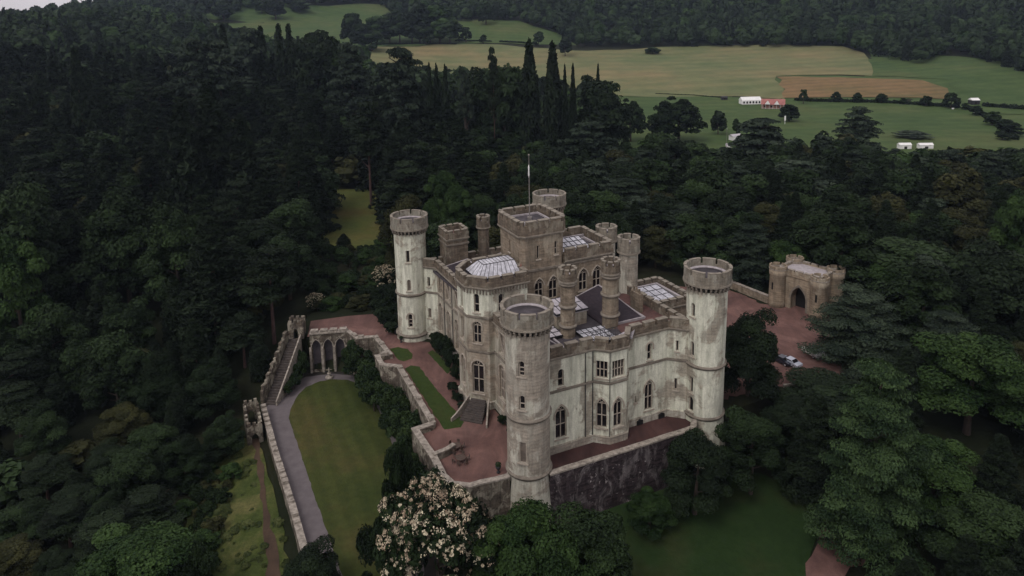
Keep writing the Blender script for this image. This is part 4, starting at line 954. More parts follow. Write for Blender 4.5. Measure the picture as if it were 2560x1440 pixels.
mb = MB(); mb.prism(offset_path(cc_, -.42, True), 7.6, 8.7); o = mb.build('roof', M['flash'], gate); o.matrix_parent_inverse = ginv
for k, c in enumerate((ghc + gn * .4, ghd + gn * .4, ghd + back, ghc + back)):
    mb = MB(); mb.lathe((c.x, c.y), [(1.95, -.5), (1.9, 1.2), (1.8, 7.3), (1.95, 7.55), (2.0, 8.9)], 28)
    o = mb.build('gate_tower', M['sand'], gate, True); o.matrix_parent_inverse = ginv
    ci = [(c.x + 2.0 * math.cos(2 * math.pi * i / 24), c.y + 2.0 * math.sin(2 * math.pi * i / 24)) for i in range(24)]
    mb = MB(); band(mb, ci, 8.9, 9.1, .35, .05, True, 1)
    for i in range(6): band(mb, [ci[i * 4], ci[i * 4 + 1], ci[i * 4 + 2], ci[(i * 4 + 3) % 24]], 9.1, 9.75, .35, 0, False, 0)
    mb.build('parapet', [M['sand'], M['coping']], o)
    if k < 2:
        fn = math.atan2(gn.y, gn.x) + (.15 if k else -.15); mb = MB(); mb.box((c.x + 1.78 * math.cos(fn), c.y + 1.78 * math.sin(fn), 4.2), (.2, .4, 1.7), fn); mb.build('window', M['door'], o)

# ------------------------------------------------------------ trees
def leaves(clumps, per, leaf, rng, squash=1.0, up=.25, rnd=.45, asp=1.5, fill=.35):
    """clumps: (n,7) centre, radii(3), tint -> many small rhombic leaf sprays"""
    n = len(clumps); K = n * per; c = np.repeat(clumps, per, axis=0)
    d = rng.normal(size=(K, 3)); d /= np.linalg.norm(d, axis=1)[:, None]
    d[:, 2] = np.where(d[:, 2] < -.3, -d[:, 2] * .6, d[:, 2])
    rr = np.where(rng.random(K) < fill, rng.random(K) ** .5, 1 + rng.normal(size=K) * .07)
    pos = c[:, :3] + d * c[:, 3:6] * rr[:, None]
    nrm = d + np.array([0, 0, up]) + rng.normal(size=(K, 3)) * rnd; nrm /= np.linalg.norm(nrm, axis=1)[:, None]
    a = np.cross(nrm, rng.normal(size=(K, 3))); a /= np.linalg.norm(a, axis=1)[:, None]; b = np.cross(nrm, a)
    s = leaf * (.55 + rng.random(K) * .9)
    A = a * (s * asp / 2)[:, None]; B = b * (s / 2)[:, None]; k_ = nrm * (s * .18)[:, None]
    V = np.stack([pos - A - k_, pos + B + k_ * .5, pos + A - k_, pos - B + k_ * .5], 1).reshape(-1, 3)
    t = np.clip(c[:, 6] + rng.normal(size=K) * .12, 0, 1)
    return V, np.repeat(t, 4)
def quads_of(V): return np.arange(len(V)).reshape(-1, 4)
def ell_clumps(rng, n, R, H0, H1, rc, inner=.25, flat=1.0, lobes=5, lob=.22, taper=0.0):
    d = rng.normal(size=(n, 3)); d /= np.linalg.norm(d, axis=1)[:, None]; d[:, 2] = np.where(d[:, 2] < -.55, -d[:, 2], d[:, 2])
    az = np.arctan2(d[:, 1], d[:, 0]); ph = rng.random(3) * 6.3
    l = 1 + lob * (np.sin(az * 2 + ph[0]) * .5 + np.sin(az * 3 + ph[1] + d[:, 2] * 2) * .5 + np.sin(az * lobes + ph[2] + d[:, 2] * 4) * .5)
    k = np.where(rng.random(n) < inner, .35 + .4 * rng.random(n), .82 + .2 * rng.random(n)) * l
    zc = (H0 + H1) / 2; hz = (H1 - H0) / 2
    z = d[:, 2] * hz * k
    rad_ = R * k * (1 - taper * (z + hz) / (2 * hz))
    p = np.stack([d[:, 0] * rad_, d[:, 1] * rad_, zc + z], 1)
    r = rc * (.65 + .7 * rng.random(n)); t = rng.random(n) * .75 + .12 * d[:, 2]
    return np.c_[p, r, r, r * flat, t]
def trunk_mesh(name, h, r, limbs, rng, mat='bark', lean=.04):
    mb = MB(); top = (lean * h, -lean * h * .5, h); mid = (lean * h * .3, 0, h * .45)
    mb.tube((0, 0, -1.5), mid, r * 1.15, r * .75, 7); mb.tube(mid, top, r * .75, r * .22, 6)
    for i in range(limbs):
        z = h * rng.uniform(.35, .9); a = rng.uniform(0, 6.28); l = h * rng.uniform(.10, .2)
        f_ = z / h; p0 = (lean * h * f_, 0, z); mb.tube(p0, (p0[0] + math.cos(a) * l, math.sin(a) * l, z + l * rng.uniform(.2, .7)), r * .35, r * .08, 5)
    o = mb.build(name, M[mat]); me = o.data; bpy.data.objects.remove(o); return me
PROTO = {}
def make(kind, seed, lod):
    """returns (crown mesh, trunk mesh, nominal height, nominal crown width)"""
    rng = np.random.default_rng(seed); q = {-1: 2.6, 0: 1.2, 1: .45, 2: .12}[lod]; lf = {-1: .60, 0: .9, 1: 1.5, 2: 2.9}[lod]; nm = 'crown'
    if kind in ('broad', 'bright', 'olive', 'round', 'dark'):
        H, R = 18.0, 6.4; n = 62
        if kind == 'round': H, R, n = 12, 4.6, 34
        cl = ell_clumps(rng, n, R * .84, H * .02, H * .93, R * .25, .18, .85, 5, .22, .18)
        V, t = leaves(cl, int(270 * q), .44 * lf, rng, rnd=.32)
        mt = {'broad': 'leaf', 'bright': 'leaf_bright', 'olive': 'leaf_olive', 'round': 'leaf', 'dark': 'evergreen'}[kind]
        tr = trunk_mesh('trunk', H * .7, .42, 7, rng)
    elif kind == 'bush':
        H, R = 5.0, 3.2; cl = ell_clumps(rng, 26, R * .8, .2, H * .92, R * .3, .2, .9); V, t = leaves(cl, int(230 * q), .3 * lf, rng); mt = 'leaf'; tr = trunk_mesh('trunk', H * .6, .14, 5, rng)
    elif kind == 'ivy':
        H, R = 6.0, 2.6; cl = ell_clumps(rng, 26, R * .75, .2, H * .95, R * .3, .2, 1.1, 5, .3); V, t = leaves(cl, int(240 * q), .34 * lf, rng, rnd=.6); mt = 'ivy'; tr = trunk_mesh('trunk', H * .7, .14, 4, rng)
    elif kind == 'blossom':
        H, R = 13.0, 8.0; cl = ell_clumps(rng, 46, R * .82, H * .1, H * .93, R * .25, .2, .8, 4, .2)
        V, t = leaves(cl, 260, .42, rng); mt = 'leaf'; tr = trunk_mesh('trunk', H * .6, .4, 7, rng)
        cf = cl[rng.random(len(cl)) < .97]; cf[:, 6] = rng.random(len(cf))
        sub_ = np.repeat(cf, 26, axis=0); dd = rng.normal(size=(len(sub_), 3)); dd /= np.linalg.norm(dd, axis=1)[:, None]; dd[:, 2] = np.abs(dd[:, 2]); sub_[:, :3] += dd * sub_[:, 3:6] * .92; sub_[:, 3:6] *= rng.uniform(.08, .24, (len(sub_), 1)); sub_[:, 6] = np.clip(sub_[:, 6] + rng.normal(size=len(sub_)) * .2, 0, 1)
        PROTO['blossom_flowers'] = leaves(sub_, 30, .155, rng, up=.4, fill=.3, asp=1.1)
    elif kind == 'conifer':      # tall dense spire
        H, R = 28.0, 5.6; cl = []
        for i in range(120):
            tt = (i + rng.random()) / 120; tt = tt ** .85; z = H * (.03 + .97 * tt); r = R * (1 - tt) ** .75 * (.75 + .4 * rng.random()) + .15; a = i * 2.4 + rng.random()
            s_ = .55 + R * .26 * (1 - tt); cl.append((math.cos(a) * r * .72, math.sin(a) * r * .72, z, s_ * 1.15, s_ * 1.15, s_ * .75, rng.random() * .8))
        V, t = leaves(np.array(cl), int(120 * q), .44 * lf, rng, up=-.1, rnd=.5, asp=2.0); mt = 'needle'; tr = trunk_mesh('trunk', H * .93, .45, 0, rng, 'bark_red', .005)
    elif kind == 'column':
        H, R = 16.0, 2.3; cl = []
        for i in range(60):
            tt = (i + rng.random()) / 60; z = H * (.05 + .93 * tt); r = R * min(1, (1 - tt) * 1.8 + .1) * .6; a = i * 2.4; s_ = R * .5 * min(1, (1 - tt) * 2 + .25); cl.append((math.cos(a) * r, math.sin(a) * r, z, s_, s_, s_ * 1.5, rng.random() * .8))
        V, t = leaves(np.array(cl), int(120 * q), .36 * lf, rng, up=.3, rnd=.5, asp=2.0); mt = 'needle'; tr = trunk_mesh('trunk', H * .9, .22, 0, rng, 'bark', .003)
    elif kind in ('pine',):      # bare stem, ragged crown in plates
        H, R = 25.0, 5.0; cl = []
        for i in range(34):
            tt = rng.random(); z = H * (.5 + .5 * tt); r = R * (1 - tt * .75) * rng.random() ** .5; a = rng.random() * 6.28; s_ = 1.1 + 1.1 * rng.random(); cl.append((math.cos(a) * r, math.sin(a) * r, z, s_ * 1.3, s_ * 1.3, s_ * .45, rng.random()))
        V, t = leaves(np.array(cl), int(230 * q), .42 * lf, rng, up=.5, rnd=.5, asp=1.8); mt = 'needle'; tr = trunk_mesh('trunk', H * .95, .38, 9, rng, 'bark_red', .01)
    elif kind in ('cedar', 'greencedar', 'flatcedar'):
        H, R = 22.0, 9.5; cl = []; tiers = {'cedar': 8, 'greencedar': 8, 'flatcedar': 4}[kind]
        for k in range(tiers):
            tt = (k + .4) / tiers if kind != 'flatcedar' else .55 + k * .12
            z0 = H * (.08 + .90 * tt); rt_ = R * (1 - tt) ** .55 * (.85 + .3 * rng.random()) if kind != 'flatcedar' else R * (1.0 - .2 * k)
            nb = int(5 + rt_ * 1.1)
            for j in range(nb):
                a = j * 2 * math.pi / nb + rng.random() * .9 + k; zj = z0 + rng.normal() * .7; L_ = rt_ * (.7 + .4 * rng.random())
                for u in np.arange(.35, 1.05, .22):
                    s_ = (.9 + .9 * (1 - abs(u - .7))) * (R / 9.5)
                    cl.append((math.cos(a) * L_ * u + rng.normal() * .4, math.sin(a) * L_ * u + rng.normal() * .4, zj - .5 * u * u, s_ * 1.15, s_ * 1.15, s_ * .26, rng.random() * .8 + .1))
        big = kind == 'greencedar'; cl = np.array(cl); V, t = leaves(cl, int(((30000 if big else 19000) * q) / len(cl)) + 6, (.36 if big else .42) * lf, rng, up=.8, rnd=.35, asp=1.7)
        mt = 'cedar_green' if kind == 'greencedar' else 'cedar'; tr = trunk_mesh('trunk', H * .92, .6 if kind != 'flatcedar' else 1.5, 12, rng, 'bark', .01)
    if lod == 2 and kind in ('broad', 'bright', 'olive', 'round', 'dark', 'bush'):
        c2 = cl[::2].copy(); c2[:, 3:6] *= 1.25; V2, t2 = lumps(c2, rng); V = np.r_[V, V2]; t = np.r_[t, t2]
    me = np_mesh(nm, V, quads_of(V), M[mt], t)
    z = V[:, 2]; rr = np.hypot(V[:, 0], V[:, 1])
    return me, tr, float(np.percentile(z, 99.5)), 2 * float(np.percentile(rr, 97)), (V, t)
NV = {'broad': 4, 'bright': 2, 'olive': 2, 'round': 2, 'dark': 2, 'bush': 3, 'ivy': 3, 'blossom': 1, 'conifer': 3, 'column': 2, 'pine': 2, 'cedar': 3, 'greencedar': 1, 'flatcedar': 1}
def proto(kind, v, lod):
    key = (kind, v % NV[kind], lod)
    if key not in PROTO: PROTO[key] = make(kind, hash_(kind) + key[1] * 17, lod)
    return PROTO[key]
def hash_(s): return sum(ord(c) * (i + 3) for i, c in enumerate(s))
NAMES = {'broad': 'broadleaf_tree', 'bright': 'broadleaf_tree', 'olive': 'broadleaf_tree', 'round': 'round_tree', 'dark': 'evergreen_tree', 'bush': 'bush', 'ivy': 'climbing_shrub', 'blossom': 'blossom_tree', 'conifer': 'conifer_tree', 'column': 'columnar_tree', 'pine': 'pine_tree', 'cedar': 'cedar_tree', 'greencedar': 'cedar_tree', 'flatcedar': 'cedar_tree'}
CATS = {'bush': 'shrub', 'ivy': 'shrub'}
def lumps(cl, rng, k=.86, nu=8, nv=5):
    u = np.linspace(0, 2 * np.pi, nu, endpoint=False); v_ = np.linspace(-np.pi / 2 + .15, np.pi / 2 - .12, nv + 1)
    g = np.array([[math.cos(b) * math.cos(a), math.cos(b) * math.sin(a), math.sin(b)] for b in v_ for a in u])
    F_ = np.array([[j * nu + i, j * nu + (i + 1) % nu, (j + 1) * nu + (i + 1) % nu, (j + 1) * nu + i] for j in range(nv) for i in range(nu)])
    V = cl[:, None, :3] + g[None] * cl[:, None, 3:6] * k * (1 + rng.normal(size=(len(cl), len(g), 1)) * .10)
    V = V[:, F_].reshape(-1, 3); return V, np.repeat(cl[:, 6], len(F_) * 4)
TREES = []      # (kind, x, y, z0, height, width, label or None, group)
def plant(kind, x, y, z0, h, wd, label=None, group=None, lod=None, v=None, mat=None):
    TREES.append([kind, x, y, z0, h, wd, label, group, lod, v, mat])
def hero(kind, px, ytop, wpx, Yd, label, z0=None, **k):
    """a tree known from the photograph: where its top is seen, how wide it looks, how far away it stands"""
    x, zt = aty(px, ytop, Yd); z0 = g1(x, Yd) if z0 is None else z0
    d = x * CX[2] + Yd * CF[2] + (CAMZ - (z0 + zt) / 2) * CD[2]
    h = max(2.0, zt - z0); wd = wpx * d / FPX
    if kind in ('broad', 'bright', 'olive', 'dark', 'cedar'): wd = max(wd, h / (2.3 if kind == 'bright' else 1.75))
    plant(kind, x, Yd, z0, h, wd, label, **k)
H_ = hero
# close to the castle
H_('greencedar', 2205, 912, 285, 92, 'large fresh green cedar with layered boughs, nearest tree on the right')
H_('dark', 1878, 790, 158, 119, 'dark dense evergreen tree between the right tower and the gravel court')
H_('broad', 1885, 1040, 180, 104, 'green bushy tree at the foot of the right tower')
H_('dark', 1742, 1095, 170, 100, 'darker rounded tree below the right end of the retaining wall')
H_('bright', 1625, 1235, 110, 96.5, 'small fresh green shrubby tree below the dark retaining wall')
H_('cedar', 2155, 722, 240, 131, 'spreading cedar partly hiding the right side of the gatehouse', v=0)
H_('dark', 2090, 960, 290, 115, 'dark tree below the parked cars')
H_('dark', 1990, 1010, 190, 112, 'very dark tree between the round bushy tree and the green cedar')
H_('blossom', 1085, 1232, 285, 83, 'tree covered in cream blossom at the bottom below the terrace corner')
H_('bush', 950, 1310, 130, 85, 'dark green shrub on the lawn side of the blossom tree')
H_('bright', 1290, 1292, 230, 82, 'fresh green tree right of the blossom tree at the foot of the nearest tower')
H_('broad', 1470, 1290, 270, 80, 'wide feathery tree at the bottom centre')
H_('bright', 1380, 1375, 240, 73, 'green tree at the bottom edge between the blossom tree and the wide feathery tree')
H_('dark', 775, 1378, 150, 84, 'small blackish evergreen at the end of the garden wall')
H_('bright', 330, 1345, 300, 86, 'bright leafy tree at the bottom left edge')
H_('bush', 475, 1375, 120, 86, 'small dark bush beside the bright leafy tree at the bottom left')
H_('bush', 565, 1058, 62, 126, 'small bright bush standing above the rough meadow')
H_('bush', 1000, 1130, 90, 95, 'leafy shrub with pale tips under the terrace bastion', z0=LAWNZ)
# behind and beside the castle
H_('blossom', 788, 735, 50, 163, 'little white blossoming tree above the arcade wall')
H_('blossom', 962, 668, 70, 172, 'pale pink blossoming tree left of the left tower')
H_('column', 858, 585, 36, 205, 'single slim dark cypress beside the ochre clearing')
H_('bright', 1100, 432, 70, 205, 'fresh green tree behind the left tower')
H_('bright', 1150, 470, 80, 196, 'light green tree behind the slim chimney turret')
H_('broad', 1215, 490, 90, 195, 'mid green tree behind the left side of the keep')
H_('bright', 1085, 500, 70, 190, 'pale green tree directly behind the square turret')
H_('olive', 1010, 495, 80, 180, 'yellowish round tree behind the top of the left tower')
H_('olive', 1640, 572, 95, 186, 'olive green tree right of the porch turrets')
H_('cedar', 1560, 448, 180, 216, 'blue green cedar behind the porch turrets', v=1)
H_('cedar', 1475, 305, 180, 300, 'pale layered cedar directly behind the far tower', v=2)
H_('cedar', 1900, 298, 200, 285, 'tall pale cedar in front of the brick pavilion', v=1)
H_('cedar', 1990, 400, 190, 240, 'broad grey green cedar behind the gatehouse', v=0)
H_('cedar', 2150, 268, 120, 335, 'dark open cedar standing out against the sports field', v=2)
H_('flatcedar', 2285, 328, 82, 400, 'flat topped cedar with white tents under it')
H_('olive', 2400, 430, 140, 210, 'round olive tree in the dark wood on the right')
H_('bright', 2558, 490, 80, 165, 'fresh green tree at the right edge of the picture')
H_('bright', 2440, 850, 260, 112, 'light green broad tree in the right wood behind the green cedar')
H_('broad', 2260, 610, 260, 165, 'wide dark green tree right of the gatehouse roof')
H_('broad', 2480, 640, 240, 160, 'wide tree with an uneven crown at the right edge')
H_('conifer', 740, 352, 110, 214, 'tall pointed conifer left of the ochre clearing')
H_('conifer', 520, 205, 130, 235, 'huge old conifer, tallest in the left wood')
H_('conifer', 450, 250, 120, 225, 'dense tall conifer beside the huge old conifer')
H_('conifer', 600, 290, 110, 222, 'dark conifer between the huge old conifer and the pointed one')
H_('pine', 915, 255, 95, 262, 'tall pine with a bare reddish stem above the clearing')
H_('broad', 40, 470, 130, 165, 'greyish broadleaf tree at the left edge')
H_('bright', 20, 600, 170, 150, 'small fresh green crown at the left edge')
H_('broad', 290, 455, 150, 172, 'rounded dark tree in the middle of the left wood')
H_('broad', 425, 512, 130, 165, 'grey green tree lit on top in the left wood')
H_('broad', 280, 850, 170, 132, 'large leafy tree in the lower left wood')
H_('conifer', 480, 800, 80, 140, 'narrow conifer in the lower left wood')
H_('conifer', 185, 120, 60, 300, 'conifer rising on the far left skyline')
# skyline against the fields
for px, yt, w_, yy, kd, lb in [(1232, 120, 34, 330, 'pine', 'ragged thin topped conifer standing above the wood against the hay field'), (1322, 104, 54, 325, 'column', 'tallest dark conifer against the hay field'), (1381, 110, 50, 322, 'column', 'dark conifer just right of the tallest one'),
    (1412, 165, 18, 320, 'column', 'left one of two twin cypresses before the hay field'), (1432, 163, 20, 320, 'column', 'right one of two twin cypresses before the hay field'), (1495, 163, 18, 330, 'column', 'pale slim poplar at the end of the dark wood'),
    (1160, 172, 48, 330, 'flatcedar', 'small cedar with a flat crown against the hay field'), (1072, 160, 20, 330, 'column', 'slender cypress at the left end of the row on the skyline'), (1090, 163, 20, 333, 'column', 'second slender cypress of the row on the skyline'), (1112, 166, 22, 330, 'column', 'third slender cypress at the right end of the row on the skyline'),
    (1000, 122, 80, 330, 'cedar', 'dark cedar at the left end of the hay field'), (786, 84, 34, 400, 'dark', 'small pointed conifer against the upper left pasture'), (720, 63, 30, 420, 'column', 'dark cypress against the upper left pasture'), (695, 62, 30, 418, 'column', 'dark cypress left of another against the upper left pasture'),
    (650, 68, 40, 430, 'conifer', 'conifer with a broad base under the upper left pasture'), (620, 72, 50, 430, 'cedar', 'dark flat topped cedar below the upper left pasture'), (555, 60, 36, 450, 'conifer', 'dark conifer at the left end of the upper left pasture'), (480, 100, 60, 350, 'cedar', 'dim layered cedar on the left skyline'), (540, 100, 60, 355, 'cedar', 'dark layered cedar left of the pasture'),
    (875, 110, 60, 380, 'cedar', 'dark cedar with pale boughs under the rounded clump'), (840, 100, 50, 400, 'broad', 'dark tree at the right end of the upper left pasture'), (1260, 170, 70, 340, 'broad', 'rounded broadleaf crown beside the ragged conifer'), (1205, 178, 60, 345, 'broad', 'green broadleaf crown left of the ragged conifer'),
    (1470, 190, 50, 330, 'pine', 'ragged pine near the right end of the dark wood'), (1505, 205, 40, 325, 'dark', 'rounded dark tree at the right end of the dark wood'),
    (1578, 250, 72, 400, 'broad', 'dark green tree in a gap at the near pasture'), (1545, 275, 50, 380, 'broad', 'low tree beside the near pasture'), (1700, 245, 110, 400, 'broad', 'large double crowned tree left of the marquee field'), (1660, 255, 80, 395, 'broad', 'tree joined to the left of the large double crowned one'),
    (1797, 278, 42, 420, 'dark', 'single dark egg shaped tree on the near pasture'), (1842, 298, 26, 415, 'round', 'small round tree right of the egg shaped one'), (1975, 262, 50, 470, 'dark', 'dark tree hiding the end of the brick pavilion')]:
    H_(kd, px, yt, w_, yy, lb)
def fh(kind, px, yt, yb, wpx, label, **k):
    x, y = onground(px, yb); z = g1(x, y); _, zt = aty(px, yt, y)
    d = x * CX[2] + y * CF[2] + (CAMZ - z) * CD[2]; plant(kind, x, y, z, max(2.5, zt - z), wpx * d / FPX, label, **k)
for a in [('round', 1165, 68, 107, 30, 'lone round tree on the upper pasture'), ('round', 1208, 87, 110, 22, 'small dark tree right of the lone round one on the upper pasture'), ('round', 1346, 79, 116, 28, 'egg shaped tree at the right end of the upper pasture'),
    ('dark', 1413, 90, 142, 34, 'dark tree at the corner of the hay field'), ('bush', 1632, 118, 136, 40, 'dark bush standing in the hay field'), ('round', 2008, 224, 262, 22, 'thin ragged tree by the brick pavilion'),
    ('round', 2090, 230, 256, 26, 'first round tree of the hedge from the left'), ('round', 2143, 232, 257, 26, 'second round tree of the hedge'), ('round', 2203, 234, 260, 28, 'third round tree of the hedge, at its middle'), ('round', 2258, 245, 262, 20, 'smallest bump in the hedge'),
    ('round', 2315, 240, 268, 32, 'fourth round tree of the hedge, near its right end'), ('round', 2376, 233, 272, 44, 'large bushy tree at the right end of the hedge'), ('round', 2412, 258, 276, 22, 'small tree beside the white hut on the far right'),
    ('round', 2440, 265, 290, 30, 'low tree at the top of the diagonal hedge'), ('round', 2480, 280, 315, 46, 'second tree down the diagonal hedge'), ('round', 2520, 300, 340, 60, 'third tree down the diagonal hedge'), ('round', 2505, 328, 352, 40, 'dark tree below the diagonal hedge by a white marker')]:
    fh(*a)
for i, (px, yt, yb, w_, kd) in enumerate([(880, 34, 118, 40, 'broad'), (905, 60, 125, 40, 'broad'), (930, 70, 128, 46, 'broad'), (945, 40, 105, 44, 'bright'), (975, 35, 108, 44, 'broad'), (1000, 26, 108, 46, 'broad'), (1030, 30, 108, 44, 'dark'), (1050, 5, 108, 46, 'dark'), (1075, 20, 108, 46, 'broad'),
        (1100, 14, 105, 56, 'bright'), (1125, 52, 110, 40, 'broad'), (1100, 50, 110, 36, 'bright'), (1065, 60, 112, 36, 'broad'), (1215, 14, 62, 26, 'round'), (425, 10, 50, 44, 'broad'), (400, 0, 50, 40, 'broad'), (470, 22, 60, 36, 'broad'), (560, -2, 52, 40, 'broad'), (655, 0, 35, 22, 'broad'), (690, -6, 50, 34, 'dark'), (750, 0, 30, 40, 'broad')]):
    fh(kd, px, yt, yb, w_ * 1.45, 'rounded tree of the clump between the two upper pastures' if 870 < px < 1140 else 'tree dotted along the top of the upper left pasture', group='rounded clump between the upper pastures' if 870 < px < 1140 else 'trees dotted over the upper pasture')
# climbing shrubs on the garden side of the terrace wall, bushes on the slope by the stair
for i, (x, y) in enumerate([(-33.4, 141.2), (-31.0, 139.6), (-29.2, 137.2), (-28.9, 132.8), (-27.6, 129.4), (-25.0, 127.5), (-23.6, 124.0), (-22.0, 120.6), (-20.3, 117.0), (-18.9, 113.4), (-18.9, 109.4), (-17.4, 105.4), (-15.6, 101.6), (-14.0, 97.8), (-12.2, 94.2), (-9.6, 91.8), (-26.2, 131.6), (-21.4, 123.0), (-18.0, 116.0)]):
    plant('ivy', x + random.uniform(-.4, .4), y, LAWNZ, random.uniform(6.2, 8.6), random.uniform(4.2, 5.6), 'leafy shrub growing up the terrace wall on the lawn side', 'shrubs climbing the terrace wall', 0, i)
for i, (x, y, h) in enumerate([(-46.2, 136, 2.6), (-45.8, 138.4, 3.6), (-45.6, 140.8, 4.6), (-45.2, 143.2, 5.8)]):
    plant('ivy', x, y, LAWNZ, h, 2.8, 'green shrub filling the slope beside the garden stair', 'shrubs beside the garden stair', 0, i)
for i, (a, b, h, w_) in enumerate([(1.6, 46.5, 2.6, 2.6), (1.2, 43.5, 3.4, 3.0), (1.4, 40.5, 4.4, 3.2), (1.0, 37.5, 3.6, 3.2), (1.0, 34.3, 3.2, 2.8), (.2, 31.0, 2.4, 2.4), (-2.0, 27.0, 1.8, 2.2), (-2.3, 23.5, 1.7, 2.2), (-2.4, 20.8, 1.4, 1.8), (1.9, 10.2, 2.2, 1.9), (2.2, 6.6, 2.4, 1.6), (1.7, 13.5, 1.6, 1.6)]):
    x, y = P(a, b); plant('bush', x, y, 0, h, w_, 'dark border shrub planted against the garden front', 'border shrubs along the garden front', 0, i, 'evergreen')

# the woods: scattered, thinned where the photograph shows open ground
SKYL = [(0, 60), (150, 55), (250, 45), (330, 45), (400, 60), (520, 85), (560, 100), (600, 104), (640, 100), (740, 110), (800, 128), (860, 118), (900, 128), (960, 140), (1040, 170), (1060, 190), (1120, 220), (1135, 215), (1200, 200), (1280, 195), (1400, 215), (1500, 235), (1520, 300), (1560, 305), (1640, 318), (1760, 345), (1800, 365), (1900, 350), (2000, 318), (2200, 340), (2210, 368), (2330, 372), (2400, 362), (2500, 366), (2560, 352), (2700, 350)]
def skyline(px): return float(np.interp(px, [a for a, b in SKYL], [b for a, b in SKYL]))
VIEWS = [([(620, 960), (740, 800), (800, 772), (960, 765), (975, 515), (1090, 520), (1250, 500), (1330, 395), (1420, 470), (1600, 570), (1720, 650), (1830, 640), (1930, 640), (2060, 690), (2020, 930), (1950, 950), (1830, 850), (1815, 1130), (1640, 1230), (1400, 1290), (1130, 1260), (1000, 1250), (940, 1300), (905, 1445), (740, 1445), (735, 1340), (612, 1110)], 170, False),
    ([(795, 470), (968, 470), (990, 600), (900, 640), (795, 610)], 296, True), ([(470, 1200), (560, 1090), (640, 1070), (745, 1445), (470, 1445)], 128, False),
    ([(1560, 1250), (2040, 1215), (2060, 1320), (2140, 1445), (1560, 1445)], 104, False), ([(775, 610), (985, 600), (985, 790), (790, 800)], 208, True),
    ([(1510, 240), (1760, 250), (1760, 300), (1850, 345), (2190, 345), (2210, 440), (1500, 300)], 520, True) if False else ([(1, 1), (2, 1), (2, 2)], 1, False)]
OPEN = [(500, 38), (860, 10), (950, 10), (1000, 45), (1160, 54), (1290, 52), (1400, 85), (1440, 118), (2110, 119), (2165, 140), (2300, 160), (2345, 140), (2378, 128), (2420, 140), (2560, 190), (2750, 250), (2750, 450), (1480, 450), (1480, 262), (1300, 242), (1000, 230), (860, 150), (520, 110)]
def grow(poly, d):
    return offset_path(poly, d, True)
SL2 = grow(SLAB, 3.5); GD2 = grow(GARDEN, 3.0) if True else GARDEN
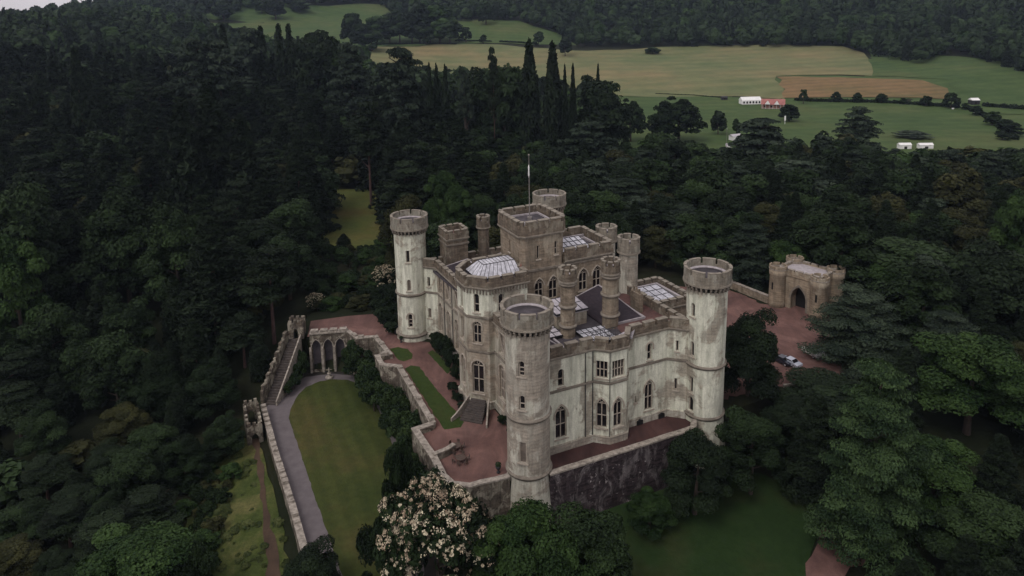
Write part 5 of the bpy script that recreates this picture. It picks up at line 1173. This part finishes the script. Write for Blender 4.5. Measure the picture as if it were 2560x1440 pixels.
def woods():
    rng = np.random.default_rng(11); out = []; cell = {}
    for t in TREES: cell.setdefault((int(t[1] // 12), int(t[2] // 12)), []).append((t[1], t[2], t[5]))
    def near(x, y, w):
        cx_, cy_ = int(x // 12), int(y // 12)
        for i in (-1, 0, 1):
            for j in (-1, 0, 1):
                for (a, b, c) in cell.get((cx_ + i, cy_ + j), ()):
                    if (a - x) ** 2 + (b - y) ** 2 < (.36 * (w + c)) ** 2: return True
        return False
    N_ = 60000; ys = 60 + (1500 - 60) * rng.random(N_) ** 1.35; xs = (rng.random(N_) * 2 - 1) * (ys * .78 + 40)
    zs = gz(xs, ys); o = np.argsort(ys)
    for i in o:
        x, y, z = float(xs[i]), float(ys[i]), float(zs[i])
        px, py = proj(x, y, z)
        if not (-160 < px < 2720): continue
        far = y > 480
        if y < 200 and (inside(SL2, x, y) or inside(GD2, x, y)): continue
        if -56 < x < 45 and y < 108: continue
        left = px < 1250
        u = rng.random()
        if far: kd = ('broad' if u < .78 else 'conifer' if u < .9 else 'bright' if u < .97 else 'dark'); h = rng.uniform(15, 26); w = rng.uniform(13, 22) if kd != 'conifer' else 7
        elif left:
            kd = 'conifer' if u < .30 else 'broad' if u < .62 else 'dark' if u < .72 else 'pine' if u < .80 else 'column' if u < .86 else 'cedar' if u < .93 else 'olive'
            h = {'conifer': rng.uniform(22, 34), 'broad': rng.uniform(15, 24), 'dark': rng.uniform(13, 20), 'pine': rng.uniform(20, 27), 'column': rng.uniform(13, 20), 'cedar': rng.uniform(18, 25), 'olive': rng.uniform(12, 18)}[kd]
            w = h * {'conifer': .42, 'broad': .66, 'dark': .6, 'pine': .42, 'column': .28, 'cedar': .75, 'olive': .7}[kd]
            if y < 150 and x < -40: h *= .6 if y > 122 else .36; w *= .8 if y > 122 else .62
            if kd == 'conifer' and y < 150: kd = 'broad'
            w *= 1.3
        else:
            kd = 'broad' if u < .52 else 'dark' if u < .68 else 'cedar' if u < .82 else 'olive' if u < .90 else 'conifer' if u < .95 else 'bright'
            h = rng.uniform(15, 23) * (.8 if kd in ('olive', 'bright') else 1.0); w = h * (.4 if kd == 'conifer' else .85)
            if y < 105: h *= .8
        if inside(OPEN, px, py) and y > 330: continue
        if inside(VIEWS[1][0], px, py) and y > 195: continue
        if near(x, y, w * (1.0 if not far else 1.15)): continue
        tx, ty = proj(x, y, z + h); sc = FPX / max(40, math.hypot(x, y)); hw_ = w / 2 * sc
        if not far:
            ok = True
            for tries in range(4):
                lim = min(skyline(tx), skyline(tx - hw_ * .6), skyline(tx + hw_ * .6)); lim = max(skyline(tx), skyline(tx - hw_ * .6), skyline(tx + hw_ * .6))
                if ty < lim: h *= .8; w *= .9; tx, ty = proj(x, y, z + h)
            if ty < lim: continue
        bad = False; small = False
        for poly, ym, shr in VIEWS:
            if y < ym:
                pts = [(tx, ty), (tx - hw_ * .75, ty + (py - ty) * .4), (tx + hw_ * .75, ty + (py - ty) * .4), (tx, (ty + py) / 2), (tx - hw_ * .4, ty + (py - ty) * .12), (tx + hw_ * .4, ty + (py - ty) * .12)]
                if any(inside(poly, *q) for q in pts):
                    if inside(poly, px, py) and shr and y < 206: small = True
                    else: bad = True
        if y > 1500 or py < -60 and ty < -40: continue
        if bad: continue
        if small: kd = 'bush' if rng.random() < .7 else 'olive'; h = rng.uniform(2.5, 5); w = h * 1.1
        elif 150 < y < 212 and -75 < x < -22 and px > 770: h = min(h, rng.uniform(4, 8)); w = min(w, h); kd = 'bush' if kd in ('conifer', 'pine', 'column') else kd
        reg = ('the hill wood beyond the fields' if far else 'the left wood' if left else 'the wood right of the castle' if y < 250 else 'the wood between the castle and the fields')
        desc = {'broad': 'dark broadleaf tree crowded in', 'bright': 'fresh green tree crowded in', 'olive': 'olive tinted tree crowded in', 'dark': 'blackish evergreen crowded in', 'conifer': 'tall dark spire of a conifer in', 'pine': 'ragged pine standing in', 'column': 'slim cypress standing in', 'cedar': 'layered cedar standing in', 'bush': 'low bush on the slope by the clearing near'}[kd]
        plant(kd, x, y, z - .3, h, w, desc + ' ' + reg, {'bush': 'bushes', 'cedar': 'cedars', 'conifer': 'conifers', 'pine': 'pines', 'column': 'cypresses'}.get(kd, kd + ' trees' if kd != 'broad' else 'broadleaf trees') + ' of ' + reg)
        cell.setdefault((int(x // 12), int(y // 12)), []).append((x, y, w))
woods()
def extra_bushes():
    r = random.Random(4); k = 0
    poly = [(768, 640), (830, 610), (975, 602), (985, 700), (935, 772), (800, 786), (772, 770)]
    while k < 85:
        px, py = r.uniform(765, 985), r.uniform(602, 790)
        if not inside(poly, px, py): continue
        x, y = at(px, py, -.5)
        if 812 < px < 950 and py < 625: continue
        k += 1; kd = r.choice(['bush', 'bush', 'olive', 'bright', 'round']); h = r.uniform(1.6, 4.2)
        plant(kd, x, y, max(-1.0, min(0, g1(x, y))) - .1, h, h * r.uniform(1.0, 1.6), 'shrub in the overgrown bank behind the arcade wall', 'shrubs on the overgrown bank', 1)
    for px, py, h in ((938, 765, 3), (948, 782, 3.4), (958, 800, 3.2), (968, 815, 3.0), (980, 832, 2.6), (958, 745, 3.5), (972, 765, 3.5), (982, 790, 3), (990, 815, 2.6), (970, 720, 4), (985, 745, 3.6), (930, 745, 3), (900, 752, 2.6), (870, 760, 2.4), (840, 768, 2.4), (812, 776, 2.2), (992, 700, 4)):
        x, y = at(px, py, 0); plant('bush', x, y, -.1, h, h * 1.15, 'clipped dark shrub edging the upper gravel by the left tower', 'dark shrubs edging the upper gravel', 1, None, 'evergreen')
    k = 0; poly = [(500, 1180), (570, 1105), (640, 1105), (690, 1260), (730, 1440), (470, 1440)]
    while k < 90:
        px, py = r.uniform(470, 735), r.uniform(1105, 1440)
        if not inside(poly, px, py) or (632 < px - (py - 1110) * .13 < 668): continue
        k += 1; x, y = onground(px, py); h = r.uniform(.35, .95)
        plant('bush', x, y, g1(x, y) - .1, h, h * r.uniform(1.4, 2.4), 'low tuft of scrub growing out of the rough meadow', 'tufts of scrub on the rough meadow', 1, None, 'scrub')
    k = 0; poly = [(440, 1230), (520, 1150), (600, 1085), (640, 1110), (600, 1200), (540, 1300), (520, 1440), (400, 1440)]
    while k < 34:
        px, py = r.uniform(400, 640), r.uniform(1085, 1440)
        if not inside(poly, px, py) or (px > 560 and r.random() < .6): continue
        k += 1; x, y = onground(px, py); h = r.uniform(1.0, 3.2); kd = r.choice(['bush', 'bush', 'bright', 'olive'])
        plant(kd, x, y, g1(x, y) - .2, h, h * r.uniform(1.1, 1.7), 'scrub bush at the wooded edge of the rough meadow', 'scrub bushes on the rough meadow', 1)
extra_bushes()
def grow_trees():
    rng = np.random.default_rng(5); byname = {}; stuff = []
    def size(t): return t[4] * FPX / math.hypot(t[1], t[2]) * (4 if not (t[7] and 'wood' in t[7]) else 1)
    for t in TREES: byname.setdefault(NAMES[t[0]], []).append(t)
    for nm, ts in byname.items():
        ts.sort(key=size, reverse=True)
        for i, t in enumerate(ts):
            kd, x, y, z0, h, wd, label, group, lod, v, mat = t
            if i >= 285: stuff.append(t); continue
            dist = math.hypot(x, y)
            if lod is None: lod = -1 if dist < 150 else 0 if dist < 230 else 1 if dist < 420 else 2
            v = int(rng.integers(0, 9)) if v is None else v
            crown, trunk, ph, pw, _x = proto(kd, v, lod)
            e = empty(nm, (x, y, z0), float(rng.random() * 6.28)); sz = h / ph; sw = wd / pw
            e.scale = (sw, sw * float(rng.uniform(.93, 1.07)), sz)
            tag(e, label, CATS.get(kd, 'tree'), group)
            if mat:
                key = (crown.name, mat)
                if key not in PROTO: c2 = crown.copy(); c2.materials[0] = M[mat]; PROTO[key] = c2
                crown = PROTO[key]
            c = link('crown', crown, e); link('trunk', trunk, e)
            if kd == 'blossom':
                if 'bm' not in PROTO: V, tt = PROTO['blossom_flowers']; PROTO['bm'] = np_mesh('blossom', V, quads_of(V), M['flower'], tt)
                link('blossom', PROTO['bm'], c)
    # everything beyond: one far-off wood
    VV = []; TT = []; MI = []; lib = {}
    mats = ['leaf', 'leaf_bright', 'leaf_olive', 'evergreen', 'needle', 'cedar']; mk = {'broad': 0, 'bright': 1, 'olive': 2, 'round': 0, 'dark': 3, 'conifer': 4, 'pine': 4, 'column': 4, 'cedar': 5, 'bush': 0}
    for t in stuff:
        kd, x, y, z0, h, wd = t[:6]; k = (kd, int(rng.integers(0, NV[kd])), y < 700)
        if k not in lib:
            _a, _b, ph, pw, (V, tt) = proto(k[0], k[1], 2); V = V.reshape(-1, 4, 3); m_ = 420 if k[2] else 150
            if k[0] in ('broad', 'bright', 'olive', 'round', 'dark', 'bush'):
                d = rng.normal(size=(11, 3)); d /= np.linalg.norm(d, axis=1)[:, None]; d[:, 2] = d[:, 2] * .6 + .1
                c9 = np.c_[d[:, 0] * pw * .27, d[:, 1] * pw * .27, ph * (.52 + d[:, 2] * .36), np.full((11, 1), pw * .24) * rng.uniform(.8, 1.25, (11, 1)), np.full((11, 1), pw * .24), np.full((11, 1), ph * .2), rng.random(11) * .6 + .1]
                LV, LT = lumps(c9, rng, 1.0, 7, 4)
            else: LV, LT = np.zeros((0, 3)), np.zeros(0)
            sel = rng.choice(len(V), min(len(V), m_), replace=False); Q = V[sel]; cen = Q.mean(1, keepdims=True); Q = cen + (Q - cen) * (1.5 if k[2] else 2.0)
            lib[k] = (np.r_[Q.reshape(-1, 3), LV], np.r_[tt.reshape(-1, 4)[sel].ravel(), LT], ph, pw)
        V, tt, ph, pw = lib[k]; a = rng.random() * 6.28; ca, sa = math.cos(a), math.sin(a); s1_, s2_ = wd / pw, h / ph
        W_ = np.stack([(V[:, 0] * ca - V[:, 1] * sa) * s1_ + x, (V[:, 0] * sa + V[:, 1] * ca) * s1_ + y, V[:, 2] * s2_ + z0], 1)
        VV.append(W_); TT.append(np.clip(tt * .7 + rng.random() ** 2 * .75 - .05, 0, 1)); MI.append(np.full(len(V) // 4, mk[kd]))
    if VV:
        V = np.concatenate(VV); me = np_mesh('far_woodland', V, quads_of(V), [M[q] for q in mats], np.concatenate(TT), mi=np.concatenate(MI))
        tag(link('far_woodland', me), 'distant mass of woodland behind the fields and along the hill', 'woodland', kind='stuff')
    print('TREES', len(TREES), 'stuff', len(stuff), {k: len(v) for k, v in byname.items()})
grow_trees()

# ------------------------------------------------------------ hedges
def hedge(pts, h, w_, label, lod_leaf=.9):
    rng = np.random.default_rng(len(pts) + int(h * 10)); P3 = [np.array((*p, g1(*p))) for p in pts]; cl = []
    for a, b in zip(P3, P3[1:]):
        L = np.linalg.norm(b - a); k = max(2, int(L / (w_ * .45)))
        for i in range(k):
            c = a + (b - a) * (i + rng.random() * .5) / k; r = w_ * .5 * rng.uniform(.8, 1.25); cl.append((c[0], c[1], c[2] + h * .45, r, r, h * .55 * rng.uniform(.75, 1.3), rng.random() * .7))
    V, t = leaves(np.array(cl), 90, lod_leaf, rng); o0 = P3[0]; V = V - o0
    tag(link('hedge', np_mesh('hedge', V, quads_of(V), M['evergreen'], t), None, tuple(o0)), label, 'hedge')
hedge(G([(1988, 254), (2050, 256), (2200, 258), (2290, 264), (2400, 272)]), 2.6, 3.4, 'long dark hedge dotted with round trees across the fields')
hedge(G([(2462, 268), (2510, 272), (2570, 276)]), 3.0, 4.5, 'thick hedge at the right edge beside the white hut')
hedge(G([(2420, 272), (2460, 292), (2500, 322), (2540, 352)]), 2.6, 3.6, 'diagonal hedge running down the right side of the sports field')
hedge(G([(1640, 236), (1730, 240), (1800, 246)]), .9, 1.6, 'thin low hedge left of the marquee', .6)
hedge(G([(1250, 106), (1300, 108), (1345, 113)]), 2.2, 3.0, 'low hedge at the lower edge of the upper pasture')
for i, q in enumerate([[(1140, 103), (1230, 105)], [(930, 112), (1040, 110), (1140, 112)]]): hedge(G(q), 1.6, 3.0, ['short scrubby hedge below the lone round tree', 'scrubby margin along the top left of the hay field'][i])

# ------------------------------------------------------------ marquee, pavilion and small things on the field
def frame_at(px, py, rz): x, y = onground(px, py); return (x, y, g1(x, y) + .5), rz
c, _r = frame_at(1875, 261, 0)
mq = tag(empty('marquee', c, rad(3)), 'white marquee with a row of arched windows on the sports field', 'marquee')
W2, D2 = 15.0, 7.0
mb = MB(); mb.prism([(-W2 / 2, -D2 / 2), (W2 / 2, -D2 / 2), (W2 / 2, D2 / 2), (-W2 / 2, D2 / 2)], 0, 3.0); mb.build('wall', M['white'], mq)
mb = MB(); A0 = [(-W2 / 2 - .15, -D2 / 2 - .15, 3.003), (W2 / 2 + .15, -D2 / 2 - .15, 3.003), (W2 / 2 + .15, 0, 5.4), (-W2 / 2 - .15, 0, 5.4)]; mb.face(A0); mb.face([(-W2 / 2 - .15, 0, 5.4), (W2 / 2 + .15, 0, 5.4), (W2 / 2 + .15, D2 / 2 + .15, 3.003), (-W2 / 2 - .15, D2 / 2 + .15, 3.003)])
for sx in (-1, 1): mb.face([(sx * (W2 / 2 + .15), -D2 / 2 - .15, 3.003), (sx * (W2 / 2 + .15), D2 / 2 + .15, 3.003), (sx * (W2 / 2 + .15), 0, 5.4)])
mb.build('roof', M['white'], mq)
for i in range(6):
    x = -W2 / 2 + 1.5 + i * 2.4; mb = MB(); mb.face([(x + a, -D2 / 2 - .04, .7 + b) for a, b in arch_outline(1.3, 1.7, 'round')]); mb.build('window', M['glass'], mq)
c, _r = frame_at(1932, 272, 0)
pv = tag(empty('pavilion', c, rad(-20)), 'brick pavilion with a pink tiled roof and two white gables beside the marquee', 'pavilion')
mb = MB(); mb.prism([(-8, -3.5), (8, -3.5), (8, 4), (-8, 4)], -1, 3.2); mb.build('wall', M['brick'], pv)
def gable(mb, x0, x1, y0, y1, z0, z1, along, mi=0, g=1):
    if along == 'x':
        ym = (y0 + y1) / 2; mb.face([(x0, y0, z0), (x1, y0, z0), (x1, ym, z1), (x0, ym, z1)], mi); mb.face([(x1, y1, z0), (x0, y1, z0), (x0, ym, z1), (x1, ym, z1)], mi)
        for x in (x0, x1): mb.face([(x, y0, z0), (x, y1, z0), (x, ym, z1)], g)
    else:
        xm = (x0 + x1) / 2; mb.face([(x0, y0, z0), (x0, y1, z0), (xm, y1, z1), (xm, y0, z1)], mi); mb.face([(x1, y1, z0), (x1, y0, z0), (xm, y0, z1), (xm, y1, z1)], mi)
        mb.face([(x0, y0, z0), (x1, y0, z0), (xm, y0, z1)], g); mb.face([(x0, y1, z0), (x1, y1, z0), (xm, y1, z1)], g)
mb = MB(); gable(mb, -8.4, 8.4, -4.2, 4.4, 3.1, 6.8, 'x', 0, 0); rf = mb.build('roof', [M['pink'], M['white']], pv)
for x in (-3.8, 2.6): mb = MB(); gable(mb, x - 1.9, x + 1.9, -5.0, 0, 3.3, 6.2, 'y', 0, 1); mb.build('gable', [M['pink'], M['white']], pv)
mb = MB()
for x in np.arange(-7.5, 8, 2.5): mb.box((x, -4.6, -.5), (.15, .15, 3.7))
mb.box((0, -4.6, .3), (15.4, .08, .1)); mb.build('veranda', M['white'], pv)
for x in (-5.6, -1.0, 4.8): mb = MB(); mb.box((x, -3.53, .9), (1.3, .06, 1.3)); mb.build('window', M['glass'], pv)
mb = MB(); mb.box((5.5, 1, 4.5), (.8, .8, 3)); mb.build('chimney', M['brick'], pv)
def hut(px, py, w_, d, h, wall, roof, label, cat='shed', name='shed', rz=0.0):
    c, _q = frame_at(px, py, 0); e = tag(empty(name, c, rz), label, cat)
    mb = MB(); mb.prism([(-w_ / 2, -d / 2), (w_ / 2, -d / 2), (w_ / 2, d / 2), (-w_ / 2, d / 2)], -.6, h * .68); mb.build('wall', M[wall], e)
    mb = MB(); gable(mb, -w_ / 2 - .2, w_ / 2 + .2, -d / 2 - .2, d / 2 + .2, h * .67, h, 'x', 0, 0); mb.build('roof', M[roof], e)
    mb = MB(); mb.box((0, -d / 2 - .02, -.2), (w_ * .25, .06, h * .5)); mb.build('door', M['door'], e)
hut(1810, 251, 4.6, 3, 2.8, 'metal_dk', 'metal_dk', 'small black shed left of the marquee', rz=rad(5))
hut(2434, 262, 5.5, 5, 4.5, 'metal_dk', 'white', 'dark hut with a white roof beyond the hedge')
hut(2260, 374, 6, 3, 3.0, 'white', 'white', 'white tent left of the flat topped cedar trunk', 'tent', 'tent')
hut(2312, 373, 7, 3, 2.8, 'white', 'white', 'white tent right of the flat topped cedar trunk', 'tent', 'tent')
hut(1838, 352, 6, 4, 3.4, 'white', 'pale_roof', 'white roofed cabin glimpsed left of the tall pale cedar', 'cabin', 'cabin', rad(20))
hut(1832, 378, 7, 4, 3.4, 'white', 'pale_roof', 'larger pale cabin just below the first behind the tall cedar', 'cabin', 'cabin', rad(-15))
def post(px, py, h, r, mat, label, cat, name, top=None):
    c, _q = frame_at(px, py, 0); e = tag(empty(name, (c[0], c[1], c[2] - .5)), label, cat); mb = MB(); mb.tube((0, 0, -.3), (0, 0, h), r, r * .7, 8); mb.build('post', M[mat], e)
    mb = MB(); mb.box((0, 0, h * .45), (top[0], .12, top[1])) if top else mb.lathe((0, 0), [(r * 1.6, h), (r, h + .15)], 8); mb.build('panel' if top else 'cap', M['white'], e)
post(2499, 327, 5.5, .15, 'white', 'tall white sight screen panel at the corner of the sports field', 'screen', 'sight_screen', (1.8, 3.4))
post(2436, 287, 2.6, .12, 'white', 'small white board at the top of the diagonal hedge', 'board', 'notice_board', (1.6, 1.4))
post(1815, 392, 14, .12, 'canvas', 'thin pale pole left of the tall cedar', 'pole', 'pole')
post(1962, 312, 6, .15, 'white', 'white banner pole between cedar tops near the pavilion', 'banner', 'banner', (1.0, 3.0))
post(2382, 276, 1.8, .1, 'white', 'little white marker under the end of the round tree hedge', 'marker', 'marker', (1.6, .8))

# ------------------------------------------------------------ cars in the court
def make_car(label, paint, loc, rz):
    e = tag(empty('parked_car', loc, rz), label, 'car', None)
    pm, n, b = new_mat('car_paint_' + paint[0]); b.inputs['Base Color'].default_value = (*paint[1], 1); b.inputs['Roughness'].default_value = .25; b.inputs['Metallic'].default_value = .3; b.inputs['Coat Weight'].default_value = .6
    prof = [(-2.15, .45), (-2.1, .85), (-1.3, .98), (-.65, 1.38), (.55, 1.42), (1.35, 1.0), (2.0, .92), (2.15, .6), (2.12, .4), (1.75, .35), (-1.8, .35)]
    mb = MB(); L_ = [(x, -.86 if z < 1.2 else -.66, z) for x, z in prof]; Rr = [(x, -y, z) for x, y, z in L_]; mb.quads(L_, Rr); mb.face(L_); mb.face(Rr[::-1]); body = mb.build('body', pm, e)
    for sg in (-1, 1):
        mb = MB(); q = [(-1.12, sg * .80, 1.03), (-.62, sg * .69, 1.32), (.5, sg * .69, 1.35), (1.15, sg * .80, 1.04)]; q = [(x, y * 1.03, z) for x, y, z in q]; mb.face(q); mb.build('side_window', M['glass'], e)
    for nm, q in (('windscreen', [(.62, -.6, 1.40), (.62, .6, 1.40), (1.32, .72, 1.035), (1.32, -.72, 1.035)]), ('rear_window', [(-.72, -.6, 1.36), (-.72, .6, 1.36), (-1.25, .72, 1.03), (-1.25, -.72, 1.03)])):
        mb = MB(); mb.face([(x + (.02 if x > 0 else -.02), y, z + .025) for x, y, z in q]); mb.build(nm, M['glass'], e)
    for x in (-1.35, 1.35):
        for sg in (-1, 1):
            mb = MB(); mb.tube((x, sg * .70, .32), (x, sg * .89, .32), .33, n=16); wl = mb.build('wheel', M['door'], e)
            mb = MB(); mb.tube((x, sg * .88, .32), (x, sg * .905, .32), .2, n=10); mb.build('rim', M['flash'], wl)
    for sg in (-1, 1): mb = MB(); mb.box((2.1, sg * .6, .66), (.12, .36, .16)); mb.build('headlight', M['pale_roof'], e)
    return e
make_car('silver car parked at the near edge of the court', ('silver', (.42, .45, .52)), (*at(1976, 908, .3), .01), rad(122))
make_car('dark blue car beside the silver one, mostly hidden by its neighbour', ('dark', (.02, .025, .04)), (*at(1955, 903, .3), .01), rad(122))
make_car('white car half hidden under the cedar by the court', ('white', (.75, .76, .75)), (*at(2030, 884, .3), .01), rad(108))
make_car('second white car further right under the cedar', ('white2', (.70, .72, .74)), (*at(2062, 888, .3), .01), rad(104))

# ------------------------------------------------------------ terrace furniture
def make_table(label, x, y):
    e = tag(empty('garden_table', (x, y, .005)), label, 'table'); mb = MB(); mb.lathe((0, 0), [(.02, .70), (.8, .70), (.8, .74), (.02, .74)], 20); mb.build('tabletop', M['wood'], e)
    for k in range(4): a = k * math.pi / 2 + .4; mb = MB(); mb.tube((.55 * math.cos(a), .55 * math.sin(a), 0), (.45 * math.cos(a), .45 * math.sin(a), .70), .035, n=6); mb.build('leg', M['metal_dk'], e)
def make_chair(x, y, rz):
    e = tag(empty('garden_chair', (x, y, .005), rz), 'dark garden chair drawn up to a round terrace table', 'chair', 'chairs round the terrace tables')
    mb = MB(); mb.box((0, 0, .42), (.46, .46, .05)); mb.build('seat', M['wood'], e)
    mb = MB(); mb.box((-.22, 0, .52), (.04, .46, .42)); [mb.box((-.22, q, .95), (.05, .05, .06)) for q in (-.2, 0, .2)]; mb.build('backrest', M['wood'], e)
    for a in (-.2, .2):
        for b in (-.2, .2): mb = MB(); mb.tube((a, b, 0), (a, b, .42), .025, n=6); mb.build('leg', M['metal_dk'], e)
    return e
ch0 = None
for lab, (px, py) in (('round garden table nearer the bastion on the red gravel', (1140, 1118)), ('round garden table nearer the terrace corner on the red gravel', (1152, 1148))):
    x, y = at(px, py, .4); make_table(lab, x, y)
    for k in range(6):
        a = k * math.pi / 3 + .3; pos = (x + 1.15 * math.cos(a), y + 1.15 * math.sin(a), .005)
        if ch0 is None: ch0 = make_chair(pos[0], pos[1], a + math.pi)
        else: q = copy_tree(ch0); q.location = pos; q.rotation_euler = (0, 0, a + math.pi)
x, y = at(1132, 905, 0); pa = tag(empty('parasol', (x, y, 0)), 'grey canvas parasol beside the border shrubs of the garden front', 'parasol')
mb = MB(); mb.tube((0, 0, 0), (0, 0, 2.7), .04); mb.build('pole', M['wood'], pa)
mb = MB(); r0 = [(1.7 * math.cos(k * math.pi / 4), 1.7 * math.sin(k * math.pi / 4), 2.0) for k in range(8)]; [mb.face([r0[k], r0[(k + 1) % 8], (0, 0, 2.75)]) for k in range(8)]; mb.build('canopy', M['canvas'], pa)
def urn(px, py, z, label, s_=1.0):
    x, y = at(px, py, z); e = tag(empty('stone_urn', (x, y, z)), label, 'urn')
    mb = MB(); mb.lathe((0, 0), [(.22 * s_, 0), (.24 * s_, .15 * s_), (.1 * s_, .25 * s_), (.12 * s_, .4 * s_), (.34 * s_, .7 * s_), (.38 * s_, .95 * s_), (.3 * s_, .97 * s_)], 12); mb.build('urn', M['metal_dk'], e, True)
    rng = np.random.default_rng(int(px)); V, t = leaves(np.array([(0, 0, 1.15 * s_, .35 * s_, .35 * s_, .3 * s_, .5)]), 120, .16, rng); link('plant', np_mesh('plant', V, quads_of(V), M['ivy'], t), e)
urn(1246, 1182, 0, 'dark planted urn near the parapet beside the nearest tower', 1.2); urn(1003, 856, 0, 'small dark urn at the foot of the left tower', 1.0)
x, y = at(989, 833, 0); sd_ = tag(empty('terrace_statue', (x, y, 0)), 'thin dark statue on a pedestal above the arcade wall', 'statue')
mb = MB(); mb.box((0, 0, 0), (.5, .5, .7)); mb.build('pedestal', M['metal_dk'], sd_); mb = MB(); mb.lathe((0, 0), [(.16, .7), (.2, 1.1), (.13, 1.5), (.17, 1.8), (.06, 1.95), (.1, 2.1), (.02, 2.25)], 8); mb.build('figure', M['metal_dk'], sd_, True)
x, y = at(992, 1222, LAWNZ); sw = tag(empty('lawn_ornament', (x, y, LAWNZ)), 'small white ornament on the lawn edge by the shrubs', 'ornament')
mb = MB(); mb.lathe((0, 0), [(.25, 0), (.3, .2), (.12, .4), (.2, .8), (.3, 1.1), (.1, 1.3)], 10); mb.build('figure', M['white'], sw, True)
mb = MB(); mb.lathe((0, 0), [(.4, -.05), (.4, .02)], 10); mb.build('base', M['coping'], sw)

# ------------------------------------------------------------ haze
mt = bpy.data.materials.new('haze'); mt.use_nodes = True; n = mt.node_tree; n.nodes.clear()
vo = n.nodes.new('ShaderNodeVolumePrincipled'); vo.inputs['Color'].default_value = (.60, .74, 1.0, 1); vo.inputs['Density'].default_value = .00006; vo.inputs['Anisotropy'].default_value = .2
mo = n.nodes.new('ShaderNodeOutputMaterial'); n.links.new(vo.outputs[0], mo.inputs['Volume'])
zt = float(Z.max()) + 30; mb = MB(); mb.prism([(-1620, -320), (1820, -320), (1820, 3020), (-1620, 3020)], float(Z.min()) - 8, zt)
hz = mb.build('haze', mt); tag(hz, kind='stuff')
